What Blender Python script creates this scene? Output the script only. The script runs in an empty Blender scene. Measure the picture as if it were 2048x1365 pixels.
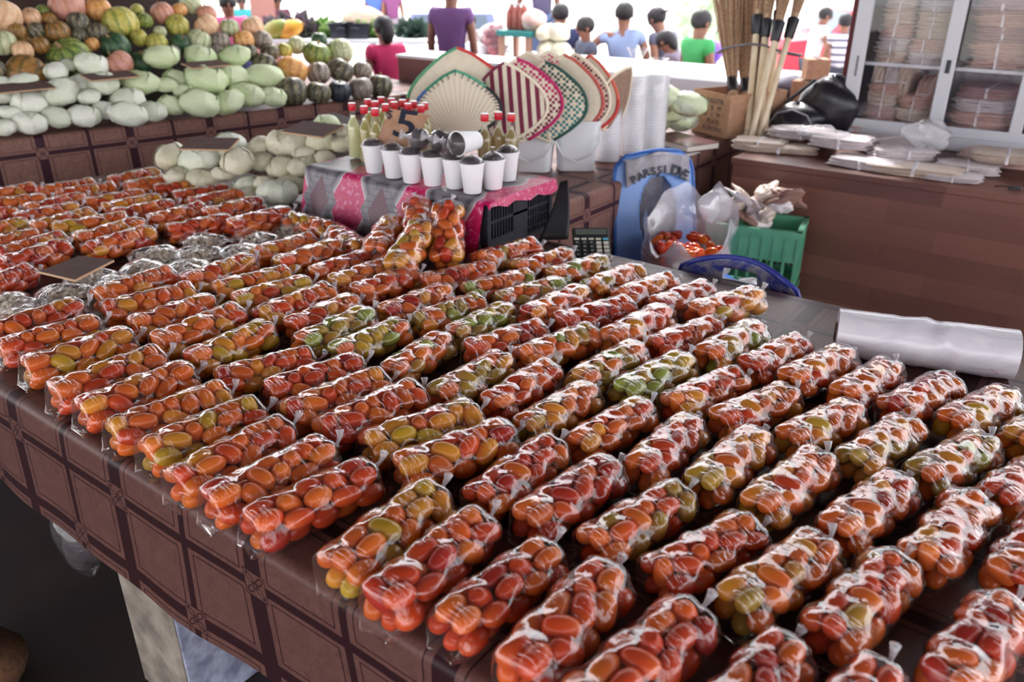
import bpy, math, random
import numpy as np
from mathutils import Vector, Matrix, Euler
random.seed(7)
rng = np.random.default_rng(11)
SC = bpy.context.scene
COL = SC.collection
PI = math.pi

# ------------------------------------------------------------------ camera geometry
FPX, CX, CY, CAMZ = 1629.0, 1024.0, 682.5, 1.67
_v1 = np.array([-1397 - CX, -80 - CY, FPX]); _v1 /= np.linalg.norm(_v1)
_v2 = np.array([2360 - CX, -80 - CY, FPX]); _v2 -= _v1 * (_v1 @ _v2); _v2 /= np.linalg.norm(_v2)
_X, _Y = -_v1, _v2
_Z = np.cross(_X, _Y)
RW = np.stack([_X, _Y, _Z])                 # world = RW @ (right, down, forward)

def ray(px, py):
    return RW @ np.array([px - CX, py - CY, FPX])
def at(px, py, z):                          # photo pixel -> point on the horizontal plane z
    d = ray(px, py); t = (z - CAMZ) / d[2]
    return Vector((d[0] * t, d[1] * t, z))
def aty(px, py, y):
    d = ray(px, py); t = y / d[1]
    return Vector((d[0] * t, y, CAMZ + d[2] * t))
def atx(px, py, x):
    d = ray(px, py); t = x / d[0]
    return Vector((x, d[1] * t, CAMZ + d[2] * t))
def atd(px, py, dist):                      # at a depth along the optical axis
    d = ray(px, py) / FPX * dist
    return Vector((d[0], d[1], CAMZ + d[2]))
def onplane(px, py, p0, n):
    d = Vector(ray(px, py)); o = Vector((0, 0, CAMZ)); n = Vector(n)
    t = (Vector(p0) - o).dot(n) / d.dot(n)
    return o + d * t
def depth(p):
    f = RW[:, 2]
    return float(f[0] * p[0] + f[1] * p[1] + f[2] * (p[2] - CAMZ))

cam = bpy.data.cameras.new('camera'); cam_o = bpy.data.objects.new('camera', cam); COL.objects.link(cam_o)
right, up, back = RW[:, 0], -RW[:, 1], -RW[:, 2]
cam_o.matrix_world = Matrix(((right[0], up[0], back[0], 0), (right[1], up[1], back[1], 0), (right[2], up[2], back[2], CAMZ), (0, 0, 0, 1)))
cam.sensor_width = 36; cam.sensor_fit = 'HORIZONTAL'; cam.lens = FPX / 2048 * 36
cam.clip_end = 300
cam.dof.use_dof = True; cam.dof.focus_distance = 1.75; cam.dof.aperture_fstop = 3.6
SC.camera = cam_o

# ------------------------------------------------------------------ node helpers
class NT:
    def __init__(s, name):
        s.m = bpy.data.materials.new(name); s.m.use_nodes = True
        s.t = s.m.node_tree; s.t.nodes.clear()
        s.out = s.t.nodes.new('ShaderNodeOutputMaterial')
    def n(s, kind, **kw):
        n = s.t.nodes.new(kind)
        for k, v in kw.items(): setattr(n, k, v)
        return n
    def link(s, a, b): s.t.links.new(a, b)
    def put(s, sock, v):
        if isinstance(v, bpy.types.NodeSocket): s.link(v, sock)
        elif isinstance(v, (tuple, list)) and sock.type == 'RGBA' and len(v) == 3: sock.default_value = (*v, 1)
        else: sock.default_value = v
    def math(s, op, a, b=0.0, clamp=False):
        n = s.n('ShaderNodeMath', operation=op, use_clamp=clamp); s.put(n.inputs[0], a); s.put(n.inputs[1], b); return n.outputs[0]
    def lt(s, a, b): return s.math('LESS_THAN', a, b)
    def AND(s, *a):
        r = a[0]
        for x in a[1:]: r = s.math('MULTIPLY', r, x)
        return r
    def OR(s, *a):
        r = a[0]
        for x in a[1:]: r = s.math('MAXIMUM', r, x)
        return r
    def mix(s, f, a, b):
        n = s.n('ShaderNodeMix', data_type='RGBA'); s.put(n.inputs[0], f); s.put(n.inputs[6], a); s.put(n.inputs[7], b); return n.outputs[2]
    def noise(s, scale, vec=None, detail=3, dist=0.0, col=False, rough=.5):
        n = s.n('ShaderNodeTexNoise'); n.inputs['Scale'].default_value = scale; n.inputs['Detail'].default_value = detail
        n.inputs['Distortion'].default_value = dist; n.inputs['Roughness'].default_value = rough
        if vec is not None: s.link(vec, n.inputs['Vector'])
        return n.outputs['Color' if col else 'Fac']
    def ramp(s, f, stops, interp='LINEAR'):
        n = s.n('ShaderNodeValToRGB'); s.put(n.inputs[0], f); e = n.color_ramp.elements; n.color_ramp.interpolation = interp
        while len(e) < len(stops): e.new(.5)
        for i, (p, c) in enumerate(stops):
            e[i].position = p; e[i].color = (*c, 1) if len(c) == 3 else c
        return n.outputs[0]
    def obj(s): return s.n('ShaderNodeTexCoord').outputs['Object']
    def uv(s): return s.n('ShaderNodeTexCoord').outputs['UV']
    def rnd(s): return s.n('ShaderNodeObjectInfo').outputs['Random']
    def xyz(s, v):
        n = s.n('ShaderNodeSeparateXYZ'); s.link(v, n.inputs[0]); return n.outputs
    def scale(s, v, sc):
        n = s.n('ShaderNodeMapping'); s.link(v, n.inputs[0]); n.inputs['Scale'].default_value = sc; return n.outputs[0]
    def bump(s, h, strength=.3, dist=.002):
        n = s.n('ShaderNodeBump'); n.inputs['Strength'].default_value = strength; n.inputs['Distance'].default_value = dist
        s.link(h, n.inputs['Height']); return n.outputs[0]
    def pbr(s, color, rough=.5, normal=None, metal=0.0, spec=.5, **kw):
        n = s.n('ShaderNodeBsdfPrincipled'); s.put(n.inputs['Base Color'], color); s.put(n.inputs['Roughness'], rough)
        n.inputs['Metallic'].default_value = metal; n.inputs['Specular IOR Level'].default_value = spec
        for k, v in kw.items(): s.put(n.inputs[k.replace('_', ' ')], v)
        if normal is not None: s.link(normal, n.inputs['Normal'])
        return n.outputs[0]
    def done(s, sh): s.link(sh, s.out.inputs[0]); return s.m

def L(r, g, b):                             # sRGB 0-255 -> linear
    f = lambda c: (c / 255 / 12.92) if c <= 10 else ((c / 255 + .055) / 1.055) ** 2.4
    return (f(r), f(g), f(b))
def plain(name, c, rough=.5, c2=None, scale=20, bump=0, bdist=.002, **kw):
    t = NT(name); v = t.obj(); col = c; nrm = None
    if c2 is not None or bump:
        nz = t.noise(scale, v, 4)
        if c2 is not None: col = t.mix(t.ramp(nz, [(.35, (0, 0, 0)), (.65, (1, 1, 1))]), c, c2)
        if bump: nrm = t.bump(nz, bump, bdist)
    return t.done(t.pbr(col, rough, nrm, **kw))

# ------------------------------------------------------------------ mesh helpers
class MB:
    """collects geometry for one mesh"""
    def __init__(s): s.v = []; s.f = []; s.uv = None
    def add(s, vs, fs):
        o = len(s.v); s.v += [tuple(v) for v in vs]; s.f += [tuple(i + o for i in f) for f in fs]; return s
    def box(s, c, d, rot=None, bev=0.0):
        x, y, z = (k / 2 for k in d)
        if bev <= 0:
            vs = [Vector((a * x, b * y, e * z)) for a in (-1, 1) for b in (-1, 1) for e in (-1, 1)]
            fs = [(0, 1, 3, 2), (4, 6, 7, 5), (0, 4, 5, 1), (2, 3, 7, 6), (0, 2, 6, 4), (1, 5, 7, 3)]
        else:
            b_ = min(bev, x * .9, y * .9, z * .9); vs = []; fs = []; idx = {}
            for a in (-1, 1):
                for b in (-1, 1):
                    for e in (-1, 1):
                        for k in range(3):
                            p = [a * (x - b_), b * (y - b_), e * (z - b_)]; p[k] = (a * x, b * y, e * z)[k]
                            idx[a, b, e, k] = len(vs); vs.append(Vector(p))
            for k in range(3):
                o = [i for i in range(3) if i != k]
                for sg in (-1, 1):
                    q = []
                    for u, w in ((-1, -1), (1, -1), (1, 1), (-1, 1)):
                        t = [0, 0, 0]; t[k] = sg; t[o[0]] = u; t[o[1]] = w; q.append(idx[t[0], t[1], t[2], k])
                    flip = (sg > 0) == (k == 1)
                    fs.append(tuple(reversed(q)) if flip else tuple(q))
            for k in range(3):
                o = [i for i in range(3) if i != k]
                for u in (-1, 1):
                    for w in (-1, 1):
                        q = []
                        for e in (-1, 1):
                            t = [0, 0, 0]; t[k] = e; t[o[0]] = u; t[o[1]] = w
                            pr = [idx[t[0], t[1], t[2], o[0]], idx[t[0], t[1], t[2], o[1]]]
                            q += pr if e < 0 else pr[::-1]
                        fs.append(tuple(q))
            for a in (-1, 1):
                for b in (-1, 1):
                    for e in (-1, 1): fs.append((idx[a, b, e, 0], idx[a, b, e, 1], idx[a, b, e, 2]))
        m = rot.to_matrix() if isinstance(rot, Euler) else (rot or Matrix.Identity(3))
        return s.add([m @ v + Vector(c) for v in vs], fs)
    def ring_loft(s, rings, cap0=True, cap1=True):
        n = len(rings[0]); vs = [p for r in rings for p in r]; fs = []
        for i in range(len(rings) - 1):
            for j in range(n):
                k = (j + 1) % n
                fs.append((i * n + j, i * n + k, (i + 1) * n + k, (i + 1) * n + j))
        if cap0: fs.append(tuple(range(n - 1, -1, -1)))
        if cap1: fs.append(tuple(range((len(rings) - 1) * n, len(rings) * n)))
        return s.add(vs, fs)
    def lathe(s, prof, n=20, c=(0, 0, 0), cap0=True, cap1=True, m=None):
        rings = []
        for r, z in prof:
            ring = [Vector((r * math.cos(2 * PI * j / n), r * math.sin(2 * PI * j / n), z)) for j in range(n)]
            if m is not None: ring = [m @ p for p in ring]
            rings.append([p + Vector(c) for p in ring])
        return s.ring_loft(rings, cap0, cap1)
    def tube(s, pts, r, n=8, cap=True):
        pts = [Vector(p) for p in pts]; rs = r if isinstance(r, (list, tuple)) else [r] * len(pts); rings = []; prev = None
        for i, p in enumerate(pts):
            d = (pts[min(i + 1, len(pts) - 1)] - pts[max(i - 1, 0)])
            d = d.normalized() if d.length > 1e-9 else Vector((0, 0, 1))
            if prev is None:
                a = d.orthogonal().normalized()
            else:
                a = prev - d * prev.dot(d); a = a.normalized() if a.length > 1e-6 else d.orthogonal().normalized()
            prev = a; b = d.cross(a)
            rings.append([p + (a * math.cos(2 * PI * j / n) + b * math.sin(2 * PI * j / n)) * rs[i] for j in range(n)])
        return s.ring_loft(rings, cap, cap)
    def ell(s, c, r, nu=12, nv=8, m=None, fn=None):
        rx, ry, rz = r if isinstance(r, (tuple, list)) else (r, r, r); rings = []
        for i in range(nv + 1):
            th = PI * (i + .0) / nv; th = min(max(th, .02), PI - .02); ring = []
            for j in range(nu):
                ph = 2 * PI * j / nu
                d = Vector((math.sin(th) * math.cos(ph), math.sin(th) * math.sin(ph), -math.cos(th)))
                k = fn(th, ph) if fn else 1.0
                p = Vector((d.x * rx * k, d.y * ry * k, d.z * rz * k))
                ring.append((m @ p if m is not None else p) + Vector(c))
            rings.append(ring)
        return s.ring_loft(rings)
    def grid(s, fn, nu, nv, uvfn=None):
        o = len(s.v)
        for i in range(nu + 1):
            for j in range(nv + 1): s.v.append(tuple(fn(i / nu, j / nv)))
        for i in range(nu):
            for j in range(nv):
                a = o + i * (nv + 1) + j; s.f.append((a, a + nv + 1, a + nv + 2, a + 1))
        return s
    def mesh(s, name, mat=None, smooth=True, uv=None):
        me = bpy.data.meshes.new(name); me.from_pydata(s.v, [], s.f); me.update()
        if smooth:
            me.polygons.foreach_set('use_smooth', [True] * len(me.polygons))
            if smooth != 'all':
                try: me.set_sharp_from_angle(angle=math.radians(smooth if not isinstance(smooth, bool) else 40))
                except Exception: pass
        if uv is not None:
            lay = me.uv_layers.new(name='UVMap'); li = np.empty(len(me.loops), dtype=np.int32); me.loops.foreach_get('vertex_index', li)
            lay.data.foreach_set('uv', np.array(uv, dtype=np.float32)[li].ravel())
        if mat is not None: me.materials.append(mat)
        return me
    def build(s, name, mat, parent=None, smooth=True, uv=None, loc=None):
        return link(name, s.mesh(name, mat, smooth, uv), parent, loc)

def link(name, me, parent=None, loc=None, rot=None, scale=None):
    o = bpy.data.objects.new(name, me); COL.objects.link(o)
    if parent is not None: o.parent = parent
    if loc is not None: o.location = loc
    if rot is not None: o.rotation_euler = rot
    if scale is not None: o.scale = scale if isinstance(scale, (tuple, list, Vector)) else (scale,) * 3
    return o
def tag(o, label, cat, group=None):
    o['label'] = label; o['category'] = cat
    if group: o['group'] = group
    return o
def thing(name, label, cat, loc=(0, 0, 0), rotz=0.0, group=None, scale=1.0, rot=None):
    o = bpy.data.objects.new(name, None); COL.objects.link(o); o.empty_display_size = .05
    o.location = loc; o.rotation_euler = rot if rot is not None else (0, 0, rotz); o.scale = (scale,) * 3
    return tag(o, label, cat, group)
def struct(o): o['kind'] = 'structure'; return o
def copy_tree(o, parent=None):
    c = o.copy(); COL.objects.link(c); c.parent = parent
    for ch in o.children: copy_tree(ch, c)
    return c
ORD = 'first second third fourth fifth sixth seventh eighth ninth tenth eleventh twelfth thirteenth fourteenth fifteenth sixteenth seventeenth eighteenth nineteenth twentieth'.split()
def ordinal(n): return ORD[n - 1] if n <= 20 else 'twenty-' + ORD[n - 21]
def solid(o, t, off=-1):
    m = o.modifiers.new('thickness', 'SOLIDIFY'); m.thickness = t; m.offset = off; return o

# ------------------------------------------------------------------ printed oilcloth
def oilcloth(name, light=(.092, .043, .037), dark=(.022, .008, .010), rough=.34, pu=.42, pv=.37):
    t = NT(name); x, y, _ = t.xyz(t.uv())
    def per(s, p, off):                     # distance to the nearest repeat of off
        a = t.math('SUBTRACT', s, off - p / 2 + 50 * p); a = t.math('MODULO', t.math('ADD', a, 200 * p), p)
        return t.math('ABSOLUTE', t.math('SUBTRACT', a, p / 2))
    d0, d1 = per(x, pu, 0.0), per(x, pu, pu / 2 + .01)
    a0, b0 = per(y, pv, .086), per(y, pv, .271)
    wide, thin = t.lt(d0, .021), t.lt(d1, .009)
    la, lb = t.lt(a0, .010), t.lt(b0, .014)
    def band(s, c, w): return t.lt(t.math('ABSOLUTE', t.math('SUBTRACT', s, c)), w)
    def gt(s, c): return t.math('GREATER_THAN', s, c)
    fr = t.OR(t.AND(t.OR(band(d0, .037, .0016), band(d1, .023, .0014)), gt(a0, .021), gt(b0, .027)),
              t.AND(t.OR(band(a0, .021, .0014), band(b0, .028, .0014)), gt(d0, .037), gt(d1, .023)))
    def motif(dx, dy):
        sq = t.AND(t.lt(dx, .029), t.lt(dy, .029)); edge = t.AND(sq, t.OR(gt(dx, .0265), gt(dy, .0265)))
        p = t.math('MULTIPLY', t.math('ADD', dx, dy), .7071); q = t.math('MULTIPLY', t.math('SUBTRACT', dx, dy), .7071)
        e = t.math('ADD', t.math('POWER', t.math('DIVIDE', t.math('ABSOLUTE', t.math('SUBTRACT', p, .017)), .013), 2), t.math('POWER', t.math('DIVIDE', t.math('ABSOLUTE', q), .0062), 2))
        return sq, t.OR(edge, band(e, .9, .35))
    s0, m0 = motif(d0, a0); s1, m1 = motif(d1, b0)
    sq = t.OR(s0, s1)
    dk = t.OR(wide, thin, la, lb)
    dk = t.OR(t.AND(dk, t.math('SUBTRACT', 1, sq)), t.AND(fr, t.math('SUBTRACT', 1, sq)), m0, m1)
    ob = t.obj()
    n1 = t.noise(45, ob, 5, 1.5); n2 = t.noise(260, ob, 3)
    lc = t.mix(t.ramp(n1, [(.3, (0, 0, 0)), (.7, (1, 1, 1))]), light, tuple(c * 1.45 for c in light))
    dc = t.mix(n1, dark, tuple(c * 1.5 for c in dark))
    cr = t.noise(9, ob, 3, .6)
    h = t.math('ADD', t.math('MULTIPLY', n2, .25), t.math('MULTIPLY', cr, 2.0))
    return t.done(t.pbr(t.mix(dk, lc, dc), t.math('ADD', t.math('MULTIPLY', n1, .12), rough - .06), t.bump(h, .35, .0015), spec=.14))
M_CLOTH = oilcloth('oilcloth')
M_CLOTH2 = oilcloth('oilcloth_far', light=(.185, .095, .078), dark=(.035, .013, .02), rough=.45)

TZ = .80; EY0, EY1 = .60, 2.235; TX0, TX1 = -3.62, 1.3

def cloth_strip(name, prof, x0, x1, nx, mat, wave=0.0, m=None, seed=0, v0=0.0, uoff=0.0, tear=None):
    """cloth that runs along x with the section PROF of (y, z, hang) points; u = metres along x, v = metres along the section"""
    ss = [v0]
    for i in range(1, len(prof)): ss.append(ss[-1] + math.hypot(prof[i][0] - prof[i - 1][0], prof[i][1] - prof[i - 1][1]))
    b = MB(); uv = []
    for i in range(nx + 1):
        x = x0 + (x1 - x0) * i / nx
        for (y, z, h), s in zip(prof, ss):
            w = wave * h * (math.sin(x * 9.1 + seed) * .6 + math.sin(x * 4.3 + 1.7 + seed) + .35 * math.sin(x * 19 + seed * 2))
            zz = z + .003 * h * math.sin(x * 5.7 + seed)
            p = Vector((x, y - w, zz)); b.v.append(tuple(m @ p if m is not None else p)); uv.append((x + uoff + .02 * h * math.sin(x * 3), s))
    k = len(prof)
    for i in range(nx):
        for j in range(k - 1):
            a = i * k + j; b.f.append((a, a + k, a + k + 1, a + 1))
    o = b.build(name, mat, None, 60, uv)
    return o
def skirt_profile(ye, zt, zb, r=.022, far=None, farz=None):
    """front skirt up, rounded edge, top to the far side and a short fold down"""
    p = []
    n = 7
    for i in range(n): p.append((ye - .002, zb + (zt - r - zb) * i / n, 1 - i / n))
    for i in range(6):
        a = PI - PI / 2 * i / 5; p.append((ye + r + r * math.cos(a), zt - r + r * math.sin(a), 0))
    for i in range(1, 13): p.append((ye + r + (far - ye - 2 * r) * i / 12, zt, 0))
    for i in range(1, 5):
        a = PI / 2 - PI / 2 * i / 4; p.append((far - r + r * math.cos(a), zt - r + r * math.sin(a), 0))
    if farz is not None: p.append((far, farz, 0))
    return p
_pr = skirt_profile(EY0, TZ, .485, far=EY1, farz=.70)
# section starts at the hem: v runs upward, so give the hem v = its drop below the edge and flip
def flip_v(o, v_edge):
    lay = o.data.uv_layers[0]; n = len(lay.data); a = np.empty(n * 2, dtype=np.float32); lay.data.foreach_get('uv', a); a = a.reshape(-1, 2)
    a[:, 1] = v_edge - a[:, 1]; lay.data.foreach_set('uv', a.ravel())
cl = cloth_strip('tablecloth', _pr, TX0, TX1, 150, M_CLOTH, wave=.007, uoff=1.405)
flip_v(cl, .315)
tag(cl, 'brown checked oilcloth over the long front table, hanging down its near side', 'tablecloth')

M_CONC = plain('pier_plaster', L(150, 140, 128), .9, L(105, 95, 86), 14, .5, .004)
M_CONC_LIT = plain('pier_skylit_tint', L(165, 170, 190), .9, L(110, 112, 135), 22, .6, .004)  # bluish skylight on the pier's side, put into the colour
M_DARKWOOD = plain('dark_timber', L(70, 48, 40), .7, L(45, 30, 26), 12)
tb = thing('market_table', 'long market table under the brown checked oilcloth, on a pale plastered pier', 'table', (0, 0, 0))
b = MB(); b.box(((TX0 + TX1) / 2, (EY0 + EY1) / 2, TZ - .024), (TX1 - TX0 - .06, EY1 - EY0 - .06, .038)); b.build('table_top', M_DARKWOOD, tb)
for x0_, x1_ in ((-1.665, -1.455), (-3.3, -3.16), (.55, .69)):
    b = MB(); b.box(((x0_ + x1_) / 2, 1.02, .378), (x1_ - x0_, .72, .756), None, .008); pier = b.build('pier', M_CONC, tb)
    b = MB(); b.box((x1_ + .004, 1.02, .378), (.007, .70, .75), None, .002); b.build('skylit_face', M_CONC_LIT, pier)  # thin slab that carries the painted skylight tint

# ------------------------------------------------------------------ bags of tomatoes
def film_mat(name, haze=.05, tint=(1, 1, 1), rough=.10, bump=.5, scale=38, hazecol=(.9, .88, .95), fres=.045, spark=1.0):
    t = NT(name); ob = t.obj()
    n1 = t.noise(scale, ob, 2, .6); n2 = t.noise(scale * 3.2, t.scale(ob, (.16, 1.3, .5)), 2, 1.6); n3 = t.noise(scale * .4, ob, 1)
    cre = t.ramp(n2, [(.55, (0, 0, 0)), (.66, (1, 1, 1))]); msk = t.ramp(n3, [(.48, (0, 0, 0)), (.6, (1, 1, 1))])
    h = t.math('ADD', t.math('MULTIPLY', n1, .5), t.math('MULTIPLY', t.math('MULTIPLY', cre, msk), .6))
    nr = t.bump(h, bump, .006)
    tr = t.n('ShaderNodeBsdfTransparent'); tr.inputs[0].default_value = (*tint, 1)
    gl = t.n('ShaderNodeBsdfAnisotropic') if hasattr(bpy.types, 'ShaderNodeBsdfAnisotropic') else t.n('ShaderNodeBsdfGlossy')
    gl.inputs['Roughness'].default_value = rough; gl.inputs['Color'].default_value = (spark, spark, spark, 1); t.link(nr, gl.inputs['Normal'])
    df = t.n('ShaderNodeBsdfDiffuse'); df.inputs[0].default_value = (*hazecol, 1)
    lw = t.n('ShaderNodeLayerWeight'); lw.inputs['Blend'].default_value = .5; t.link(nr, lw.inputs['Normal'])
    frs = t.math('ADD', fres, t.math('MULTIPLY', t.math('POWER', lw.outputs['Facing'], 3.0), .80))
    m1 = t.n('ShaderNodeMixShader'); m1.inputs[0].default_value = haze; t.link(tr.outputs[0], m1.inputs[1]); t.link(df.outputs[0], m1.inputs[2])
    m2 = t.n('ShaderNodeMixShader'); t.link(frs, m2.inputs[0]); t.link(m1.outputs[0], m2.inputs[1]); t.link(gl.outputs[0], m2.inputs[2])
    return t.done(m2.outputs[0])
M_FILM = film_mat('clear_film', haze=.010, spark=1.0, scale=26, bump=.42, rough=.055)
M_KNOT = film_mat('twisted_film', haze=.35, bump=.8, scale=90)

TOM = {  # main colour, second colour
    'red': (L(212, 68, 26), L(226, 106, 34)), 'orange': (L(226, 104, 34), L(232, 136, 44)), 'deep': (L(178, 42, 28), L(206, 70, 28)),
    'amber': (L(228, 150, 44), L(222, 108, 38)), 'olive': (L(176, 140, 50), L(196, 110, 52)), 'green': (L(150, 160, 62), L(178, 166, 66)),
    'yellow': (L(206, 160, 40), L(196, 168, 60))}
def tomato_mat(k):
    a, c = TOM[k]; t = NT('tomato_' + k); ob = t.obj(); r = t.rnd()
    nz = t.noise(24, ob, 2); z = t.math('MULTIPLY', t.xyz(ob)[1], 14)
    f = t.math('ADD', t.math('MULTIPLY', nz, .9), t.math('ADD', t.math('MULTIPLY', r, .8), t.math('SUBTRACT', z, .85)), True)
    h = t.n('ShaderNodeHueSaturation'); t.put(h.inputs['Color'], t.mix(f, a, c)); t.put(h.inputs['Value'], t.math('ADD', .74, t.math('MULTIPLY', r, .28)))
    return t.done(t.pbr(h.outputs[0], .26, None, spec=.32))
M_TOM = {k: tomato_mat(k) for k in TOM}
M_STEM = plain('stem_scar', L(90, 62, 40), .8)
def tomato_shape(kind):
    rows = []
    n = 11
    for i in range(n):
        a = PI * i / (n - 1); s = math.sin(a); c = -math.cos(a)
        if kind == 0: r = .0185 * s ** .70; z = .0284 * c
        elif kind == 1: r = .0186 * s ** .85; z = .0258 * c
        else: r = .0178 * s ** .75 * (1 + .10 * c); z = .0280 * c
        if i == n - 1: z -= .0015
        rows.append((max(r, .0006), z))
    b = MB(); b.lathe(rows, 14, m=Matrix.Rotation(-PI / 2, 3, 'X'))       # long axis on y
    return b
TOMESH = {}
for k in TOM:
    for s in range(3): TOMESH[k, s] = tomato_shape(s).mesh('tomato_' + k, M_TOM[k])

RT, HT = .0183, .0100                       # capsule radius, half of its core
def pack(seed, full):
    r = np.random.default_rng(seed); c = []; d = []
    for j in range(5):
        y = -.088 + .044 * j
        two = (j + seed) % 2 == 0
        for x in ((-.018, .018) if two else (-.032, 0, .032)): c.append((x * 1.08 + r.uniform(-.004, .004), y + r.uniform(-.006, .006), .020))
        for x in ((-.032, 0, .032) if two else (-.019, .019)): c.append((x * 1.1 + r.uniform(-.004, .004), y + r.uniform(-.012, .012), .055 + r.uniform(-.004, .004)))
        if j in full: c.append((r.uniform(-.02, .02), y + .022 + r.uniform(-.006, .006), .072))
    c = np.array(c); n = len(c)
    yaw = r.normal(0, .34, n); yaw[r.random(n) < .10] += 1.0; pit = r.normal(0, .22, n)
    d = np.stack([np.sin(yaw) * np.cos(pit), np.cos(yaw) * np.cos(pit), np.sin(pit)], 1)
    p, q = c - d * HT, c + d * HT
    ii, jj = np.triu_indices(n, 1)
    for it in range(220):
        g_ = .0004 if it < 150 else 0; p[:, 2] -= g_; q[:, 2] -= g_
        
        if it < 120: p[:, 1] *= .9990; q[:, 1] *= .9990
        for ta in (0, .5, 1):
            for tb_ in (0, .5, 1):
                a = p[ii] * (1 - ta) + q[ii] * ta; e = p[jj] * (1 - tb_) + q[jj] * tb_
                dv = e - a; L_ = np.linalg.norm(dv, axis=1) + 1e-9; pen = np.maximum(0, 2 * RT - L_)
                mv = dv / L_[:, None] * (pen * .22)[:, None]
                np.add.at(p, ii, -mv * (1 - ta)); np.add.at(q, ii, -mv * ta); np.add.at(p, jj, mv * (1 - tb_)); np.add.at(q, jj, mv * tb_)
        for e in (p, q):
            e[:, 2] = np.maximum(e[:, 2], RT + .001)
            ex, ez = e[:, 0] / (.0530 - RT), (e[:, 2] - .0415) / (.0415 - RT); rr_ = np.sqrt(ex ** 2 + ez ** 2); kk = np.where(rr_ > 1, 1 / rr_, 1)
            e[:, 0] *= 1 + (kk - 1) * .8; e[:, 2] = .0415 + (e[:, 2] - .0415) * (1 + (kk - 1) * .8); e[:, 1] = np.clip(e[:, 1], -.118 + RT, .118 - RT)
        m = (p + q) / 2; v = q - p; v /= np.linalg.norm(v, axis=1)[:, None] + 1e-9
        p, q = m - v * HT, m + v * HT
    return p, q
def film_shape(p, q, seed):
    r = np.random.default_rng(seed + 50)
    sp = np.concatenate([p, (p + q) / 2, q]); R = RT + .0016
    y0, y1 = sp[:, 1].min() - RT * .8, sp[:, 1].max() + RT * .75
    NS = 44; phis = np.linspace(0, 2 * PI, NS, endpoint=False); cz = .036
    cs, sn = np.cos(phis), np.sin(phis)
    rings = []; ny = 30
    dth = (phis[None, :] - phis[:, None] + PI) % (2 * PI) - PI            # [theta, phi]
    cd = np.cos(dth); ok = cd > .05
    for i in range(ny + 1):
        y = y0 + (y1 - y0) * i / ny
        dy = np.abs(sp[:, 1] - y); w = .034
        k = np.sqrt(np.maximum(0, 1 - (dy / w) ** 2)); sel = k > .02
        cx_ = 0.0
        h = (sp[sel][:, 0][:, None] * cs[None] * (.6 + .4 * k[sel][:, None]) + (sp[sel][:, 2] - cz)[:, None] * sn[None] * (.6 + .4 * k[sel][:, None]) + (R * k[sel])[:, None]).max(0)
        h = np.maximum(h, .006)
        rad = np.where(ok, h[None, :] / np.where(ok, cd, 1), 9).min(1)
        S_ = sp[sel]; rho = (R * k[sel])[:, None]; cc = S_[:, 0][:, None] * cs + (S_[:, 2] - cz)[:, None] * sn; cr_ = -S_[:, 0][:, None] * sn + (S_[:, 2] - cz)[:, None] * cs
        un = np.where(np.abs(cr_) < rho, cc + np.sqrt(np.maximum(0, rho ** 2 - cr_ ** 2)), 0).max(0)
        rad = rad - .10 * np.clip(rad - un, 0, .016)
        x, z = rad * cs, cz + rad * sn
        z = np.maximum(z, .0012)
        rings.append(np.stack([x, np.full(NS, y), z], 1))
    rings = [rr.copy() for rr in rings]
    sm = [rings[0]] + [(rings[i - 1] + 2 * rings[i] + rings[i + 1]) / 4 for i in range(1, ny)] + [rings[-1]]
    for i, rr in enumerate(sm):                                            # small gathers
        g = np.sin(phis * 7 + i * .7 + seed) * .0007 + r.normal(0, .0006, NS)
        rr[:, 0] += g * cs; rr[:, 2] = np.maximum(rr[:, 2] + g * sn, .0012)
    out = []
    # welded end: flat seam with two corners
    for k, (dyy, f) in enumerate(((-.011, 1.0), (-.009, .80), (-.006, .5), (-.003, .2))):
        seam = np.stack([np.clip(cs * 1.25, -1, 1) * .024, np.full(NS, y0 + dyy + .008 * (np.abs(cs) ** 3) * -1), .0075 + .0035 * sn + .003 * np.abs(cs)], 1)
        b_ = sm[0].copy(); b_[:, 1] = y0 + dyy
        rr = seam * f + b_ * (1 - f); rr[:, 2] += r.normal(0, .0009, NS); rr[:, 2] = np.maximum(rr[:, 2], .0012); out.append(rr)
    out += sm
    last = sm[-1]; nk = np.array([r.uniform(-.008, .008), y1 + .012, .046 + r.uniform(-.006, .012)])
    for f, yy in ((.80, .006), (.50, .010), (.22, .0125), (.085, .016)):
        c0 = np.array([0, 0, cz]) * f + np.array([nk[0], 0, nk[2]]) * (1 - f)
        rad = (last - np.array([0, y1, cz])) * f
        g = 1 + .10 * np.sin(phis * 8 + seed) * (1 - f)
        rr = rad * g[:, None] + c0; rr[:, 1] = y1 + yy; rr[:, 2] = np.maximum(rr[:, 2], .0012); out.append(rr)
    b = MB(); b.ring_loft([[tuple(v) for v in rr] for rr in out], True, True)
    kb = MB(); tw = r.uniform(-.5, .5)
    pts = [(nk[0], y1 + .015, nk[2]), (nk[0], y1 + .020, nk[2] + .001), (nk[0] + .004 * tw, y1 + .024, nk[2] + .004), (nk[0] + .010 * tw, y1 + .032, nk[2] + .012), (nk[0] + .02 * tw, y1 + .036, nk[2] + .024)]
    kb.tube(pts, [.0034, .0052, .003, .0055, .0085], 9)
    return b.mesh('bag_film', M_FILM, 180), kb.mesh('knot', M_KNOT, 180)
VAR = []
for s in range(9):
    p, q = pack(s * 7 + 3, {0: (1,), 1: (0, 3), 2: (2,), 3: (), 4: (1, 3)}[s % 5])
    VAR.append((p, q) + film_shape(p, q, s))

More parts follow.
